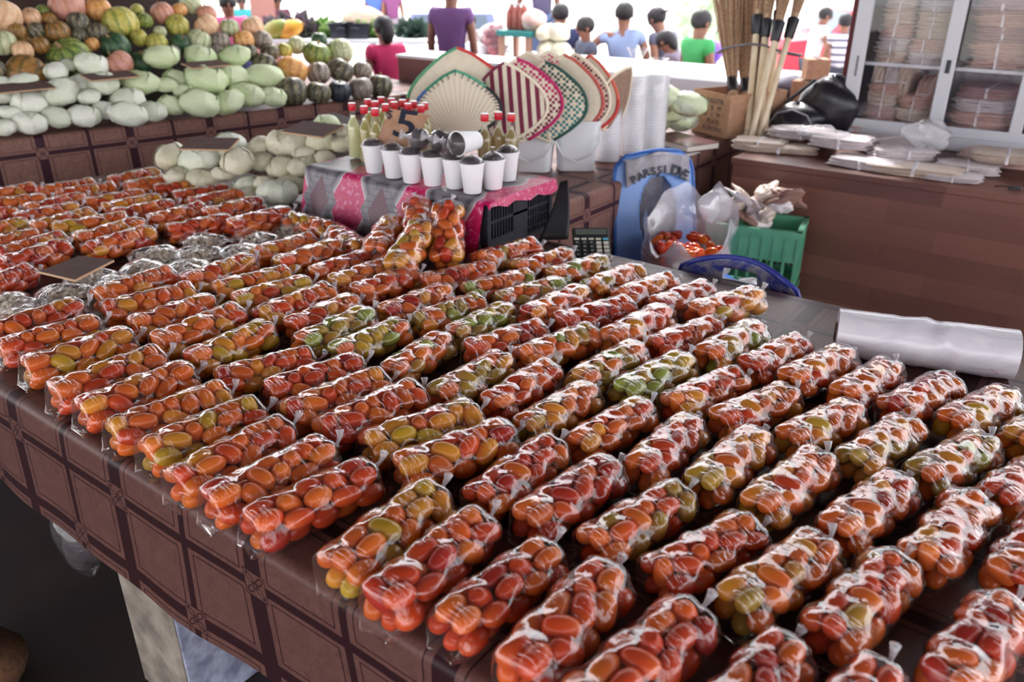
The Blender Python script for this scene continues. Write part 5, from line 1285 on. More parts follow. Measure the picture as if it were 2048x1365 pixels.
# see-through shopping bag with tomatoes on the chair seat
M_SHOP = film_mat('shopping_bag_film', haze=.52, bump=1.0, scale=9, fres=.10, hazecol=(.92, .92, 1.0))
R1 = Matrix.Rotation(ch1.rotation_euler.z, 4, 'Z'); 
sb = thing('shopping_bag', 'open translucent white shopping bag of tomatoes on the blue chair seat', 'plastic bag', ch1.location + (R1 @ Vector((0, -.01, .446))), ch1.rotation_euler.z + 1.57)
A_LOW = math.atan2(-3.06, 1.36) - (math.radians(56) + 1.57) - .35
b = MB(); r = random.Random(4); ph = [r.random() * 6 for _ in range(6)]; rings = []
for k, (rx, ry, z) in enumerate(((.10, .10, .001), (.16, .15, .01), (.19, .18, .06), (.195, .18, .12), (.18, .17, .17), (.19, .18, .20), (.20, .18, .23), (.20, .18, .26))):
    ring = []
    for j in range(40):
        a = 2 * PI * j / 40; f_ = 1 + (.03 + .02 * k / 3) * math.sin(5 * a + ph[0] + k * .5) + .02 * math.sin(11 * a + ph[1] + k)
        fr_ = .5 + .5 * math.cos(a - A_LOW); zt = z + (k / 7) ** 2 * (.09 - .19 * fr_ + .035 * math.sin(5 * a + ph[2]) + .02 * math.sin(9 * a))
        ring.append(Vector((rx * f_ * math.cos(a), ry * f_ * math.sin(a), zt)))
    rings.append(ring)
b.ring_loft(rings, True, False); bf = b.build('bag_film', M_SHOP, sb, 180)
ud = Matrix.Rotation(A_LOW, 3, 'Z')
for k_, (dx_, dy_, dz_, rr_) in enumerate(((-.18, .04, .27, (.035, .08, .07)),)):
    c_ = crumple(ud @ Vector((dx_, dy_, dz_)), rr_, 70 + k_, M_SHOP, 'bag_handle', .16, parent=bf)
for i in range(84):
    while True:
        x, y = random.uniform(-.15, .15), random.uniform(-.13, .13)
        if (x / .15) ** 2 + (y / .135) ** 2 < 1: break
    o = link('tomato', TOMESH[random.choice(('red', 'red', 'orange', 'deep')), i % 3], sb, (x, y, .045 + .05 * (i % 3)), (random.random() * 6, random.random() * 6, random.random() * 6), 1.0)

M_GCR = plain('green_plastic', L(92, 168, 134), .4, L(112, 184, 150), 10)
gp0 = at(1490, 470, .50)
for k, (lab, z0) in enumerate((('green plastic crate stuffed with crumpled bags, on top of another crate', .30), ('green plastic crate standing on the aisle floor under its twin', .001))):
    gc = thing('plastic_crate', lab, 'crate', (-1.26, 3.60, z0), math.radians(12), 'green crates in the aisle')
    w_, d_, h_ = .40, .26, .285; b = MB()
    b.box((0, 0, .006), (w_ * .92, d_ * .92, .010)); b.build('crate_bottom', M_GCR, gc, False)
    for sx, sy, L_, rz in ((0, -1, w_, 0), (0, 1, w_, 0), (-1, 0, d_, PI / 2), (1, 0, d_, PI / 2)):
        m = Matrix.Rotation(rz, 3, 'Z'); c = Vector((sx * w_ / 2, sy * d_ / 2, 0)); b = MB(); bx = lambda u, z, du, dz, th=.008: b.box(c + m @ Vector((u, 0, z)), (du, th, dz), m)
        bx(0, h_ - .015, L_ + .02, .03, .024); bx(0, h_ * .52, L_, .012, .014); bx(0, .02, L_, .04, .012); bx(0, h_ * .72, L_ - .02, h_ * .38)
        for q in range(9): bx(-L_ / 2 + L_ * q / 8, h_ / 2, .012, h_ - .02, .016)
        b.build('crate_side', M_GCR, gc, False)
for i in range(13):
    m_ = random.choice((M_PK[3], M_PK[3], M_PK[1], M_PK[4])); o = crumple((0, 0, 0), (random.uniform(.05, .085), random.uniform(.04, .06), random.uniform(.015, .035)), i + 20, m_, 'crumpled_bag', .35, 20, 12)
    a = random.random() * 6; q = math.sqrt(random.random()); o.location = (-1.26 + .13 * q * math.cos(a), 3.60 + .07 * q * math.sin(a), .60 + .035 * (i % 4)); o.rotation_euler = (random.uniform(-.9, .9), random.uniform(-.9, .9), a)
    tag(o, 'crumpled paper or plastic bag stuffed in the green crate', 'bag', 'crumpled bags in the green crate')
o = crumple((0, 0, .10), (.12, .10, .105), 51, M_WHITE, 'white_bag', .08); o.location = (-.90, 2.64, .452); tag(o, 'white plastic bag on the seat of the worn blue chair, seen through its slot', 'bag')
p = at(1238, 478, .36); o = crumple((0, 0, .27), (.20, .20, .28), 31, M_VIN, 'rubbish_bag', .10); o.location = (-1.42, 2.62, .001); tag(o, 'black rubbish bag on the aisle floor behind the calculator', 'bag')
o = crumple((0, 0, .10), (.12, .10, .10), 33, M_VIN, 'rubbish_bag', .14); o.location = (-1.46, 3.52, .55); tag(o, 'small black plastic bag tucked between the counter and the green crate', 'bag')
o.location = (-1.40, 3.74, .28); 
M_CLR = film_mat('hanging_bag_film', haze=.03, bump=.8, scale=14)
hb = thing('hanging_bag', 'clear plastic bag with dark contents hanging under the oilcloth hem', 'plastic bag', (-1.80, .66, .30))
f = crumple((0, 0, .10), (.075, .06, .11), 41, M_CLR, 'bag_film', .12, parent=hb); c_ = crumple((0, 0, .065), (.055, .045, .06), 42, M_POWD, 'contents', .14, parent=hb); b = MB(); b.tube([(0, 0, .19), (.005, .01, .30), (0, .02, .462)], [.012, .006, .005], 8); b.build('tied_neck', M_CLR, f)
sk = crumple((0, 0, .075), (.15, .11, .09), 45, plain('jute', L(112, 78, 50), .95, L(84, 56, 40), 60, .6, .004), 'jute_sack', .10); sk.location = (-1.98, .40, .001); tag(sk, 'brown jute sack on the dark floor by the near corner of the table', 'sack')

# ------------------------------------------------------------------ counters and goods farther back
M_WCLOTH = plain('white_table_cloth', L(232, 232, 238), .5); M_BCLOTH = plain('brown_plain_cloth', L(132, 88, 84), .45, L(118, 76, 74), 3)
o = thing('brown_counter', 'plain brown-clothed counter with white top cloth behind the dark pumpkins', 'counter', (0, 0, 0))
BX0, BX1, BY = -4.22, -2.75, 4.34
b = MB(); b.box(((BX0 + BX1) / 2, BY + .16, .53), (BX1 - BX0, .32, 1.06)); b.build('counter_body', M_BCLOTH, o, False)
b = MB(); b.box(((BX0 + BX1) / 2, BY + .16, 1.067), (BX1 - BX0 + .02, .34, .012)); b.box(((BX0 + BX1) / 2, BY - .006, 1.062), (BX1 - BX0 + .02, .006, .016)); b.build('top_cloth', M_WCLOTH, o, False)
o = thing('white_counter', 'long white-topped counter across the hall with pale board front', 'counter', (0, 0, 0))
b = MB(); b.box((-3.95, 6.95, .78), (5.5, .95, .03)); b.box((-3.95, 6.47, .70), (5.5, .02, .17)); b.build('top_cloth', M_WCLOTH, o, False)
t = NT('pale_boards'); v = t.obj(); bt = t.math('MULTIPLY', t.xyz(v)[0], 9.0); st = t.lt(t.math('FRACT', bt), .06); M_BOARDS = t.done(t.pbr(t.mix(st, L(206, 178, 150), L(110, 86, 74)), .8))
b = MB(); b.box((-3.95, 6.50, .30), (5.4, .02, .60)); b.box((-3.95, 7.35, .38), (5.4, .03, .75)); b.build('board_front', M_BOARDS, o, False)
o = thing('black_tray_table', 'dark stall table with a white and blue tray behind the brooms', 'table', (0, 0, 0))
c_ = at(1590, 190, .80); b = MB(); b.box((c_.x + .3, 6.0, .775), (1.7, .7, .05)); b.build('table_top', M_DARKWOOD, o)
for xx in (-.5, 1.1): b = MB(); b.box((c_.x + xx, 6.0, .375), (.08, .5, .75)); b.build('leg', M_DARKWOOD, o)
# goods on that table
for i, (x, y, r, k, lab) in enumerate(((1600, 170, .10, 'b', 'grey plastic sack on the dark stall table'), (1575, 180, .09, 'w', 'white plastic bag on the dark stall table behind the sticks'))):
    p = at(x, y, .86); q = crumple((0, 0, r * .6), (r * 1.5, r, r * .7), 60 + i, M_WHITE if k == 'w' else plain('grey_sack', L(96, 90, 106), .7), 'plastic_sack', .12); q.location = (p.x, 5.95, .805); tag(q, lab, 'sack')
for i, (x, dz) in enumerate(((1622, 0), (1650, .0), (1636, .14), (1665, .0))):
    p = at(x, 172, .86); ob = thing('carton', 'small brown carton, %s from the brooms in the pile beside the column' % ordinal(i + 1), 'box', (p.x + .05, 5.80 + .02 * i, .801 + dz), .3 * i, 'brown cartons on the stall table')
    b = MB(); b.box((0, 0, .065), (.15, .13, .13), None, .003); bd_ = b.build('carton_body', M_CARD, ob, False); b = MB(); b.box((0, 0, .1315), (.03, .13, .001)); b.build('tape', M_CARDD, bd_, False)

# leafy goods
M_LEAF = {k: plain('leaf_' + k, a, .5, c2, 8) for k, a, c2 in (('purple', L(104, 74, 104), L(72, 84, 70)), ('green', L(110, 160, 70), L(80, 130, 64)), ('dark', L(64, 92, 74), L(44, 62, 58)), ('pale', L(176, 200, 140), L(140, 176, 100)))}
def leafy(p, r, n, mk, lab, seed, name='leafy_greens'):
    rr = random.Random(seed); b = MB()
    for i in range(n):
        a = rr.random() * 6.28; e = rr.uniform(.1, 1.3); d = Vector((math.cos(a) * math.cos(e), math.sin(a) * math.cos(e), math.sin(e))); L_ = r * rr.uniform(.7, 1.2); s = d.cross(Vector((rr.uniform(-1, 1), rr.uniform(-1, 1), .5))).normalized() * r * .28; st_ = d * L_ * .25; up_ = Vector((0, 0, -.12 * L_))
        b.add([st_ * 0, d * L_ * .55 + s, d * L_ + up_, d * L_ * .55 - s], [(0, 1, 2, 3)])
    o = thing(name, lab, 'vegetable', p); f = b.build('leaves', M_LEAF[mk], o, False); solid(f, .003)
    b = MB(); b.ell((0, 0, .04), (.05, .05, .05), 8, 6); b.build('stalk_bunch', M_LEAF['pale'], o); return o
FT = 9.0
tbl = thing('far_table', 'white-covered table at the open side carrying leafy vegetables', 'table', (0, 0, 0))
b = MB(); fc = at(640, 74, .80); fdir = Vector((.81, .59, 0)); fz = math.atan2(.59, .81)
m3 = Matrix.Rotation(fz, 3, 'Z'); b.box((fc.x, fc.y, .78), (3.0, .9, .04), m3); b.build('table_top', M_WCLOTH, tbl, False)
for s in (-1.35, 0, 1.35): b = MB(); b.box((fc.x + fdir.x * s, fc.y + fdir.y * s, .38), (.08, .7, .76), m3); b.build('leg', M_DARKWOOD, tbl)
def on_far(px, dz=0.0, back=0.0): p = onplane(px, 72, fc, Vector((.59, -.81, 0))); return Vector((p.x - .59 * back, p.y + .81 * back, .801 + dz))
for i, (px, r, mk, lab) in enumerate(((556, .30, 'purple', 'purple-green leaf bunch nearest the left column'), (588, .34, 'purple', 'big purple-leaved bunch behind the papayas'), (612, .26, 'purple', 'purple-leaved bunch in the middle of the far table'), (636, .26, 'green', 'bright green leaf bunch beside the purple one'), (655, .24, 'pale', 'pale green bunch on the far table edge'), (676, .22, 'green', 'green leaf bunch nearest the black bins'), (742, .30, 'pale', 'tall pale-leaved bunch above the woman in red'), (812, .24, 'dark', 'dark leafy bunch right behind the woman in red'), (832, .26, 'dark', 'dark leafy bunch before the purple-shirted man'))):
    leafy(on_far(px, 0, .1 * (i % 2)), r, 60, mk, lab, i)
M_PAP = plain('papaya_skin', L(110, 128, 50), .45, L(150, 140, 60), 5); M_PAP2 = plain('ripe_papaya', L(220, 172, 50), .45, L(200, 130, 50), 6)
for i, (px, m_, lab) in enumerate(((566, M_PAP, 'green papaya on the far table in front of the purple leaves'), (594, M_PAP2, 'ripe yellow papaya on the far table beside the green one'))):
    p = on_far(px, .11, -.28); ob = thing('papaya', lab, 'papaya', p, rot=(0, 1.2, .4)); b = MB(); b.lathe([(.01, -.19), (.06, -.16), (.10, -.07), (.105, .02), (.07, .13), (.02, .18)], 16); b.build('fruit', m_, ob); b = MB(); b.lathe([(.015, .175), (.012, .20)], 8); b.build('stalk', M_PSTEM, ob)
for i, (px, lab) in enumerate(((694, 'black bin on the far table, nearer the leaf bunches'), (722, 'black bin on the far table, next to the woman in red'))):
    p = on_far(px, 0, -.2); ob = thing('black_bin', lab, 'bin', p, fz, 'black bins on the far table'); b = MB(); b.ring_loft([[Vector((sx * w, sy * w * .8, z)) for sx, sy in ((-1, -1), (1, -1), (1, 1), (-1, 1))] for w, z in ((.13, .002), (.15, .16), (.162, .165), (.162, .18), (.145, .18), (.125, .02))]); b.build('bin_body', M_CRATE, ob, False)
    b = MB(); b.tube([(-.05, -.145, .12), (0, -.17, .13), (.05, -.145, .12)], .008, 6); b.build('bin_handle', M_CRATE, ob)
p = on_far(724, .16, .15); q = crumple((0, 0, 0), (.30, .22, .17), 71, plain('straw_bundle', L(206, 184, 168), .8, L(184, 160, 140), 30), 'straw_sack', .08); q.location = p + Vector((0, 0, .02)); tag(q, 'big beige sack on the far table above the black bins', 'sack')

# goods on the white counter
TEALM = plain('teal_paint', L(40, 140, 140), .5); WX_ = lambda px, y=6.75, z=.8: onplane(px, 95, Vector((0, y, 0)), (0, 1, 0)).x
ob = thing('teal_bench', 'small teal-topped bench on the white counter with filled bags on it', 'bench', (0, 0, 0)); x0_, x1_ = WX_(1003), WX_(1070)
b = MB(); b.box(((x0_ + x1_) / 2, 6.82, 1.03), (x1_ - x0_, .32, .05), None, .004); b.build('bench_top', TEALM, ob)
for xx in (x0_ + .04, x1_ - .04):
    for yy in (6.70, 6.94): b = MB(); b.box((xx, yy, .90), (.05, .05, .205)); b.build('leg', plain('bench_leg', L(186, 140, 120), .6), ob)
M_RB = plain('red_brown_pack', L(176, 96, 82), .4, L(150, 76, 66), 20)
for i, px in enumerate((1012, 1024, 1036)):
    ob = thing('filled_pack', 'tall red-brown filled bag on the teal bench, %s along' % ordinal(i + 1), 'bag', (WX_(px) + .02, 6.82, 1.056), group='red-brown bags on the teal bench'); b = MB(); b.lathe([(.045, 0), (.058, .02), (.056, .15), (.03, .20), (.02, .215)], 14); b.build('bag_body', M_RB, ob); b = MB(); b.lathe([(.02, .212), (.034, .235)], 10, cap1=False); b.build('bag_neck', M_WHITE, ob)
q = crumple((0, 0, .09), (.13, .10, .10), 75, M_PK[0], 'packed_bag', .08); q.location = (WX_(1058), 6.82, 1.057); tag(q, 'rounded pink-white filled bag at the end of the teal bench', 'bag')
M_ONI = plain('onion_skin', L(170, 84, 96), .5, L(196, 124, 126), 8)
ob = thing('onion_net', 'net bag of red onions on the white counter beside the teal bench', 'bag of onions', (WX_(984), 6.78, .80)); b = MB()
for i in range(60):
    a = random.random() * 6.28; q_ = random.random() ** .5; z = random.random(); b.ell((.14 * q_ * math.cos(a) * (1 - .4 * z), .12 * q_ * math.sin(a) * (1 - .4 * z), .03 + .24 * z), .034, 8, 6)
w_ = b.build('onions', M_ONI, ob); w_['kind'] = 'stuff'
f = crumple((0, 0, .15), (.17, .14, .16), 77, film_mat('net_film', haze=.22, hazecol=(.8, .5, .55)), 'net', .04, parent=ob)
for i, (px, z, r) in enumerate(((1088, .10, .10), (1104, .09, .09), (1082, .25, .09), (1100, .25, .10), (1112, .10, .085))):
    cabbage((WX_(px) + .02, 6.80 + .06 * (i % 2), .80 + z), r, 'c', 'cream cabbage on the white counter, %s in the pile beside the teal bench' % ordinal(i + 1), 'cream cabbages on the white counter', 200 + i)
for i, (px, lab) in enumerate(((950, 'white parcel on the white counter beside the man in purple, nearer him'), (965, 'white parcel on the white counter beside the man in purple, nearer the onions'))):
    q = crumple((0, 0, .06), (.10, .08, .07), 80 + i, M_WHITE, 'white_parcel', .10); q.location = (WX_(px), 6.68, .797); tag(q, lab, 'parcel')
leafy(Vector((WX_(950), 6.95, .80)), .22, 50, 'dark', 'dark leaf bunch on the white counter behind the white parcels', 44)

# ------------------------------------------------------------------ people
SKIN = plain('brown_skin', L(142, 96, 78), .5, L(128, 84, 68), 12); HAIR = plain('dark_hair', L(30, 26, 30), .6)
def skin_mesh(name, verts, edges, radii, mat, parent, root=0, sub=1):
    me = bpy.data.meshes.new(name); me.from_pydata([tuple(v) for v in verts], edges, []); me.update(); me.materials.append(mat)
    o = bpy.data.objects.new(name, me); COL.objects.link(o); o.parent = parent
    sk_ = o.modifiers.new('skin', 'SKIN'); sk_.use_smooth_shade = True; sk_.branch_smoothing = .4
    lay = me.skin_vertices[0].data
    for i, r_ in enumerate(radii): lay[i].radius = r_ if isinstance(r_, tuple) else (r_, r_); lay[i].use_root = (i == root)
    if sub: s_ = o.modifiers.new('smooth', 'SUBSURF'); s_.levels = sub; s_.render_levels = sub
    return o
def limb(p, d, L_): return p + Vector(d).normalized() * L_
def person(loc, rz, pose, lab, shirt, legs, h=1.65, hair=HAIR, arms=None, hat=None, sleeve=.5, hairlong=False, skirt=False, bend=0.0, head_turn=0.0, skin=SKIN):
    """local frame: faces -y; z up; a pelvis-rooted skeleton"""
    k = h / 1.70; V = lambda x, y, z: Vector((x, y, z)) * k
    sit = pose == 'sit'
    zp = .42 if sit else .90
    o = thing('person', lab, 'person', loc, rz)
    B = Matrix.Rotation(bend, 3, 'X')
    pel = V(0, 0, zp)
    up = lambda x, y, z: pel + B @ (V(x, y, z))
    spine, chest, neck, chin, crown = up(0, .01, .16), up(0, .015, .36), up(0, .01, .52), up(0, -.012, .585), up(0, -.02, .725)
    sh = [up(s * .175, .01, .475) for s in (-1, 1)]
    arms = arms or [((-.15, -.05, -1), (-.02, -.25, -1)), ((.15, -.05, -1), (.02, -.25, -1))]
    el = [limb(sh[i], B @ Vector(arms[i][0]), .28 * k) for i in range(2)]; wr = [limb(el[i], B @ Vector(arms[i][1]), .25 * k) for i in range(2)]
    hip = [pel + V(s * .09, 0, -.03) for s in (-1, 1)]
    if sit: kn = [pel + V(s * .13, -.40, .02) for s in (-1, 1)]; an = [pel + V(s * .13, -.42, -.36) for s in (-1, 1)]
    else: kn = [V(s * .10, -.01, .48) for s in (-1, 1)]; an = [V(s * .10, .03, .08) for s in (-1, 1)]
    toe = [a + V(0, -.14, -.045) for a in an]
    vs = [pel, spine, chest, neck, chin, up(0, -.022, .655), crown]; rd = [(.125, .09), (.105, .08), (.115, .082), .058, .072, (.086, .096), .054]; ed = [(0, 1), (1, 2), (2, 3), (3, 4), (4, 5), (5, 6)]
    rd = [(a * k, b_ * k) if not isinstance(r_, float) else r_ * k for r_ in rd for a, b_ in ((r_ if isinstance(r_, tuple) else (r_, r_)),)]
    def chain(start, pts, rs):
        prev = start
        for p_, r_ in zip(pts, rs): vs.append(p_); rd.append(r_ * k); ed.append((prev, len(vs) - 1)); prev = len(vs) - 1
        return prev
    hands = []
    for i in range(2):
        hands.append(chain(2, [sh[i], el[i], wr[i], limb(wr[i], wr[i] - el[i], .07 * k)], [.056, .043, .030, .036]))
    for i in range(2): chain(0, [hip[i], kn[i], an[i], toe[i]], [.085, .058, .040, .036])
    body = skin_mesh('body', vs, ed, rd, skin, o)
    # fingers: five short chains out of each palm
    for i in range(2):
        d = (wr[i] - el[i]).normalized(); a = d.orthogonal().normalized(); c_ = d.cross(a); b = MB(); palm = wr[i] + d * .065 * k
        for f_, (off, L_) in enumerate(((-.026, .055), (-.009, .070), (.009, .072), (.026, .060))):
            q0 = palm + a * off * k; b.tube([q0, q0 + d * L_ * .5 * k + c_ * .006 * k, q0 + d * L_ * k + c_ * .022 * k], [.0095 * k, .009 * k, .007 * k], 6)
        q0 = wr[i] + d * .025 * k + a * .03 * k; b.tube([q0, q0 + (d * .6 + a).normalized() * .03 * k, q0 + (d + a * .6).normalized() * .06 * k + c_ * .01 * k], [.011 * k, .010 * k, .008 * k], 6)
        b.build('fingers', skin, body)
    # face
    HT_ = B @ Matrix.Rotation(head_turn, 3, 'Z'); hc = up(0, -.02, .655)
    b = MB(); b.ell(hc + HT_ @ V(0, -.092, -.005), (.014 * k, .020 * k, .024 * k), 8, 6)
    for s in (-1, 1): b.ell(hc + HT_ @ V(s * .088, .005, -.005), (.012 * k, .020 * k, .030 * k), 8, 6)
    b.build('nose_and_ears', skin, body)
    for s in (-1, 1): b = MB(); b.ell(hc + HT_ @ V(s * .032, -.086, .018), (.012 * k, .008 * k, .008 * k), 8, 6); b.build('eye', HAIR, body)
    b = MB(); b.ell(hc + HT_ @ V(0, -.085, -.045), (.024 * k, .008 * k, .008 * k), 8, 6); b.build('mouth', plain('lips', L(150, 84, 78), .5), body)
    b = MB(); rot = HT_
    def hf(th, p_): return 1 + .03 * math.sin(9 * p_ + 5 * th)
    b.ell(hc + HT_ @ V(0, .014, .030), (.100 * k, .108 * k, .098 * k), 18, 12, rot, hf)
    if hairlong:
        b.ell(hc + HT_ @ V(0, .085, -.03), (.075 * k, .055 * k, .11 * k), 14, 10, rot, hf)
    b.build('hair', hair, o)
    if hat:
        b = MB(); b.ell(hc + HT_ @ V(0, .01, .055), (.098 * k, .105 * k, .065 * k), 16, 10, rot); b.box(hc + HT_ @ V(0, .12, .045), (.12 * k, .09 * k, .012 * k), rot); b.build('cap', hat, o)
    # shirt: torso and sleeves a little fatter than the body
    tv = [up(0, 0, -.06), spine, chest, up(0, .01, .50)]; tr = [(.165, .128), (.155, .122), (.185, .132), (.105, .085)]; te = [(0, 1), (1, 2), (2, 3)]
    for i in range(2):
        e_ = sh[i].lerp(el[i], sleeve); tv += [sh[i], e_]; tr += [(.088, .088), (.070, .070)]; te += [(2, len(tv) - 2), (len(tv) - 2, len(tv) - 1)]
    skin_mesh('shirt', tv, te, [(a * k, b_ * k) for a, b_ in tr], shirt, o)
    if legs is not None:
        lv = [up(0, 0, .02)]; lr = [(.15, .125)]; le = []
        for i in range(2):
            low = kn[i].lerp(an[i], .9) if not skirt else kn[i].lerp(an[i], .35)
            lv += [hip[i], kn[i], low]; lr += [(.105, .105), (.082 if not skirt else .12,) * 2, (.062 if not skirt else .12,) * 2]; n = len(lv); le += [(0, n - 3), (n - 3, n - 2), (n - 2, n - 1)]
        skin_mesh('trousers' if not skirt else 'skirt', lv, le, [(a * k, b_ * k) for a, b_ in lr], legs, o)
    return o
def cl_(n, r, g, b_): return plain(n, L(r, g, b_), .85)
def put(px, py, zref, rz_cam, dist=None):
    p = at(px, py, zref); return p
def face_cam(p): return math.atan2(-p.x, p.y)                            # heading that makes a figure face the camera
def bench_stool(p, h=.40, lab='', m=None):
    ob = thing('stool', lab, 'stool', (p.x, p.y, .0)); b = MB(); b.box((0, 0, h - .02), (.36, .34, .03), None, .006); b.build('seat', m or M_DARKWOOD, ob)
    for sx in (-1, 1):
        for sy in (-1, 1): b = MB(); b.box((sx * .14, sy * .13, (h - .03) / 2), (.035, .035, h - .036)); b.build('leg', m or M_DARKWOOD, ob)
    return ob
def who(px, py, z, pose, lab, shirt, legs, turn, h=1.62, base=0.0, **kw):
    """(px, py): head centre in the photo at the world height z of that head"""
    p = at(px, py, z); r = face_cam(p) + turn
    if pose == 'sit':
        k = h / 1.70; drop = z - 1.075 * k
        o = person((p.x, p.y, drop if drop > 0 else 0.0), r, 'sit', lab, shirt, legs, h, **kw)
        st_h = drop + .42 * k - .115 * k
        bench_stool(Vector((p.x, p.y, 0)), max(.12, st_h), 'low wooden stool under the ' + ' '.join(lab.split(',')[0].replace('person seated', 'sitter').replace('person', 'sitter').split()[:9])) if True else None
        return o
    k = h / 1.70; return person((p.x, p.y, base), r, pose, lab, shirt, legs, h, **kw)
def far(px, dist, pose, lab, shirt, legs, turn, h=1.62, **kw):
    d = Vector(ray(px, 40)); d = Vector((d.x, d.y, 0)); d = d * (dist / depth(d + Vector((0, 0, CAMZ)))); return person((d.x, d.y, -.5), face_cam(d) + turn, pose, lab, shirt, legs, h, **kw)
NV = cl_('navy_cloth', 44, 52, 92); PU = cl_('purple_cloth', 108, 72, 124); GR_ = cl_('green_tee', 56, 150, 84)
hand_hip = [((-1, .25, -.75), (.75, -.1, -1)), ((1, .25, -.75), (-.75, -.1, -1))]
who(900, -16, 1.42, 'stand', 'person standing at the brown counter in a purple t-shirt, back turned', PU, cl_('grey_trousers', 92, 84, 92), PI - .35, 1.56, bend=.04)
who(768, 58, 1.10, 'sit', 'person seated in a crimson top with dark hair in a bun, behind the brown counter', cl_('crimson_cloth', 186, 40, 92), cl_('dark_skirt', 60, 50, 60), PI + .5, 1.55, hairlong=True)
far(752, 18, 'stand', 'person standing in a blue shirt behind the far table', cl_('blue_shirt', 76, 104, 178), NV, PI - .2, 1.74)
far(786, 18, 'stand', 'person standing in a plum shirt and grey trousers beside the one in blue', cl_('plum_shirt', 128, 70, 116), cl_('grey_slacks', 140, 128, 138), .2, 1.74)
far(941, 12, 'stand', 'small person in pale clothes half hidden behind the purple t-shirt', cl_('pale_blouse', 188, 168, 168), NV, .3, 1.45, hairlong=True)
who(1086, -72, 1.62, 'stand', 'tall person in a grey-violet vest leaning a hand on a neighbour', cl_('violet_vest', 98, 92, 124), cl_('jeans', 92, 110, 150), PI - .3, 1.74, sleeve=.08, bend=-.05, arms=[((-.15, -.05, -1), (-.02, -.25, -1)), ((.45, .1, -.8), (.35, .05, -1))])
who(1121, 30, 1.12, 'sit', 'person seated in a navy top next to the tall one in the vest', NV, cl_('navy_trousers', 40, 48, 90), PI + .1, 1.66)
who(1172, 58, 1.0, 'sit', 'person seated in a grey tee and raspberry skirt, looking aside', cl_('dark_grey_tee', 78, 84, 104), cl_('raspberry_skirt', 186, 58, 100), -1.2, 1.60, skirt=True)
who(1248, 42, 1.06, 'sit', 'person seated on a tan chair in a pale blue shirt, back turned, hand on hip', cl_('pale_blue_shirt', 146, 164, 204), cl_('blue_jeans', 84, 94, 140), PI, 1.78, arms=[((-.35, .1, -1), (.05, -.4, -1)), ((.9, .25, -.8), (-.55, -.1, -1))])
who(1350, 50, 1.02, 'sit', 'person hunched on a seat in a grey shirt and dark cap', cl_('slate_shirt', 96, 98, 118), cl_('wine_trousers', 120, 66, 104), PI + 1.0, 1.76, bend=.35, hat=cl_('dark_cap', 62, 54, 60))
who(1386, 70, .98, 'sit', 'person bowed forward with long black hair hanging, beside the green shirt', cl_('dusty_top', 120, 106, 124), cl_('grey_skirt', 150, 150, 176), PI + 1.2, 1.55, hairlong=True, bend=.5)
who(1401, 46, 1.12, 'sit', 'person in a green t-shirt with cropped black hair', GR_, NV, PI - .9, 1.66)
who(250, -60, 1.55, 'stand', 'person in a magenta top cut off by the upper frame edge, behind the pumpkins', cl_('magenta_top', 176, 48, 110), NV, .2, 1.66)
who(455, 8, 1.22, 'sit', 'person with long dark hair in a pink blouse behind the pumpkin heap', cl_('pink_blouse', 206, 90, 140), NV, .1, 1.62, hairlong=True)
far(487, 15, 'stand', 'person in a teal shirt beside the left column', cl_('teal_shirt', 60, 160, 164), cl_('petrol_skirt', 36, 104, 130), .1, 1.60)
far(557, 13.5, 'stand', 'person in a dark maroon shirt beyond the terracotta column', cl_('maroon_shirt', 92, 52, 66), NV, .3, 1.70)
far(1634, 11.2, 'stand', 'person in a white shirt and black shorts walking past the red car', cl_('white_tee', 226, 222, 228), None, 1.9, 1.60, bend=.16, arms=[((-.1, -.5, -1), (0, -.6, -1)), ((.1, -.4, -1), (0, -.6, -1))])
far(1692, 10.5, 'stand', 'person in a grey and white striped shirt by the maroon column', None or (lambda t: t.done(t.pbr(t.mix(t.lt(t.math('FRACT', t.math('MULTIPLY', t.xyz(t.obj())[2], 11.0)), .38), L(212, 206, 218), L(92, 88, 110)), .85)))(NT('striped_shirt')), cl_('dark_trousers', 44, 44, 58), PI + .2, 1.55)
sh_p = [o for o in COL.objects if o.name.startswith('person') and 'black shorts' in o.get('label', '')][0]
b = MB(); k = 1.60 / 1.70
skin_mesh('shorts', [Vector((0, 0, .92)) * k, Vector((-.09, 0, .85)) * k, Vector((-.11, -.01, .55)) * k, Vector((.09, 0, .85)) * k, Vector((.11, -.01, .55)) * k], [(0, 1), (1, 2), (0, 3), (3, 4)], [(.15 * k, .125 * k), (.11 * k,) * 2, (.105 * k,) * 2, (.11 * k,) * 2, (.105 * k,) * 2], cl_('black_shorts', 40, 42, 56), sh_p)
# tan chair under the man in pale blue, a purple balloon, a white chair back
p = at(1245, 90, .62); ob, _ = plastic_chair('tan plastic chair under the seated man in pale blue', (p.x + .02, p.y - .02, .001), face_cam(p) + PI, plain('tan_plastic', L(196, 172, 140), .5), None, 'arch'); ob.scale = (.8, .8, .8)
p = at(1352, 82, .72); ob, _ = plastic_chair('white plastic chair behind the person bowed forward', (p.x + .30, p.y - .15, .001), face_cam(p) + PI, plain('white_chair', L(216, 206, 208), .5), None, 'slot'); ob.scale = (.8, .8, .8)
p = at(1424, 104, .70); ob = thing('purple_ball', 'shiny purple ball on a pale sack beside the green shirt', 'ball', p); b = MB(); b.ell((0, 0, 0), .13, 18, 12); b.build('ball_skin', plain('purple_rubber', L(128, 84, 206), .3), ob); b = MB(); b.lathe([(.018, -.135), (.010, -.125)], 8); b.build('valve', plain('purple_valve', L(90, 60, 150), .4), ob)
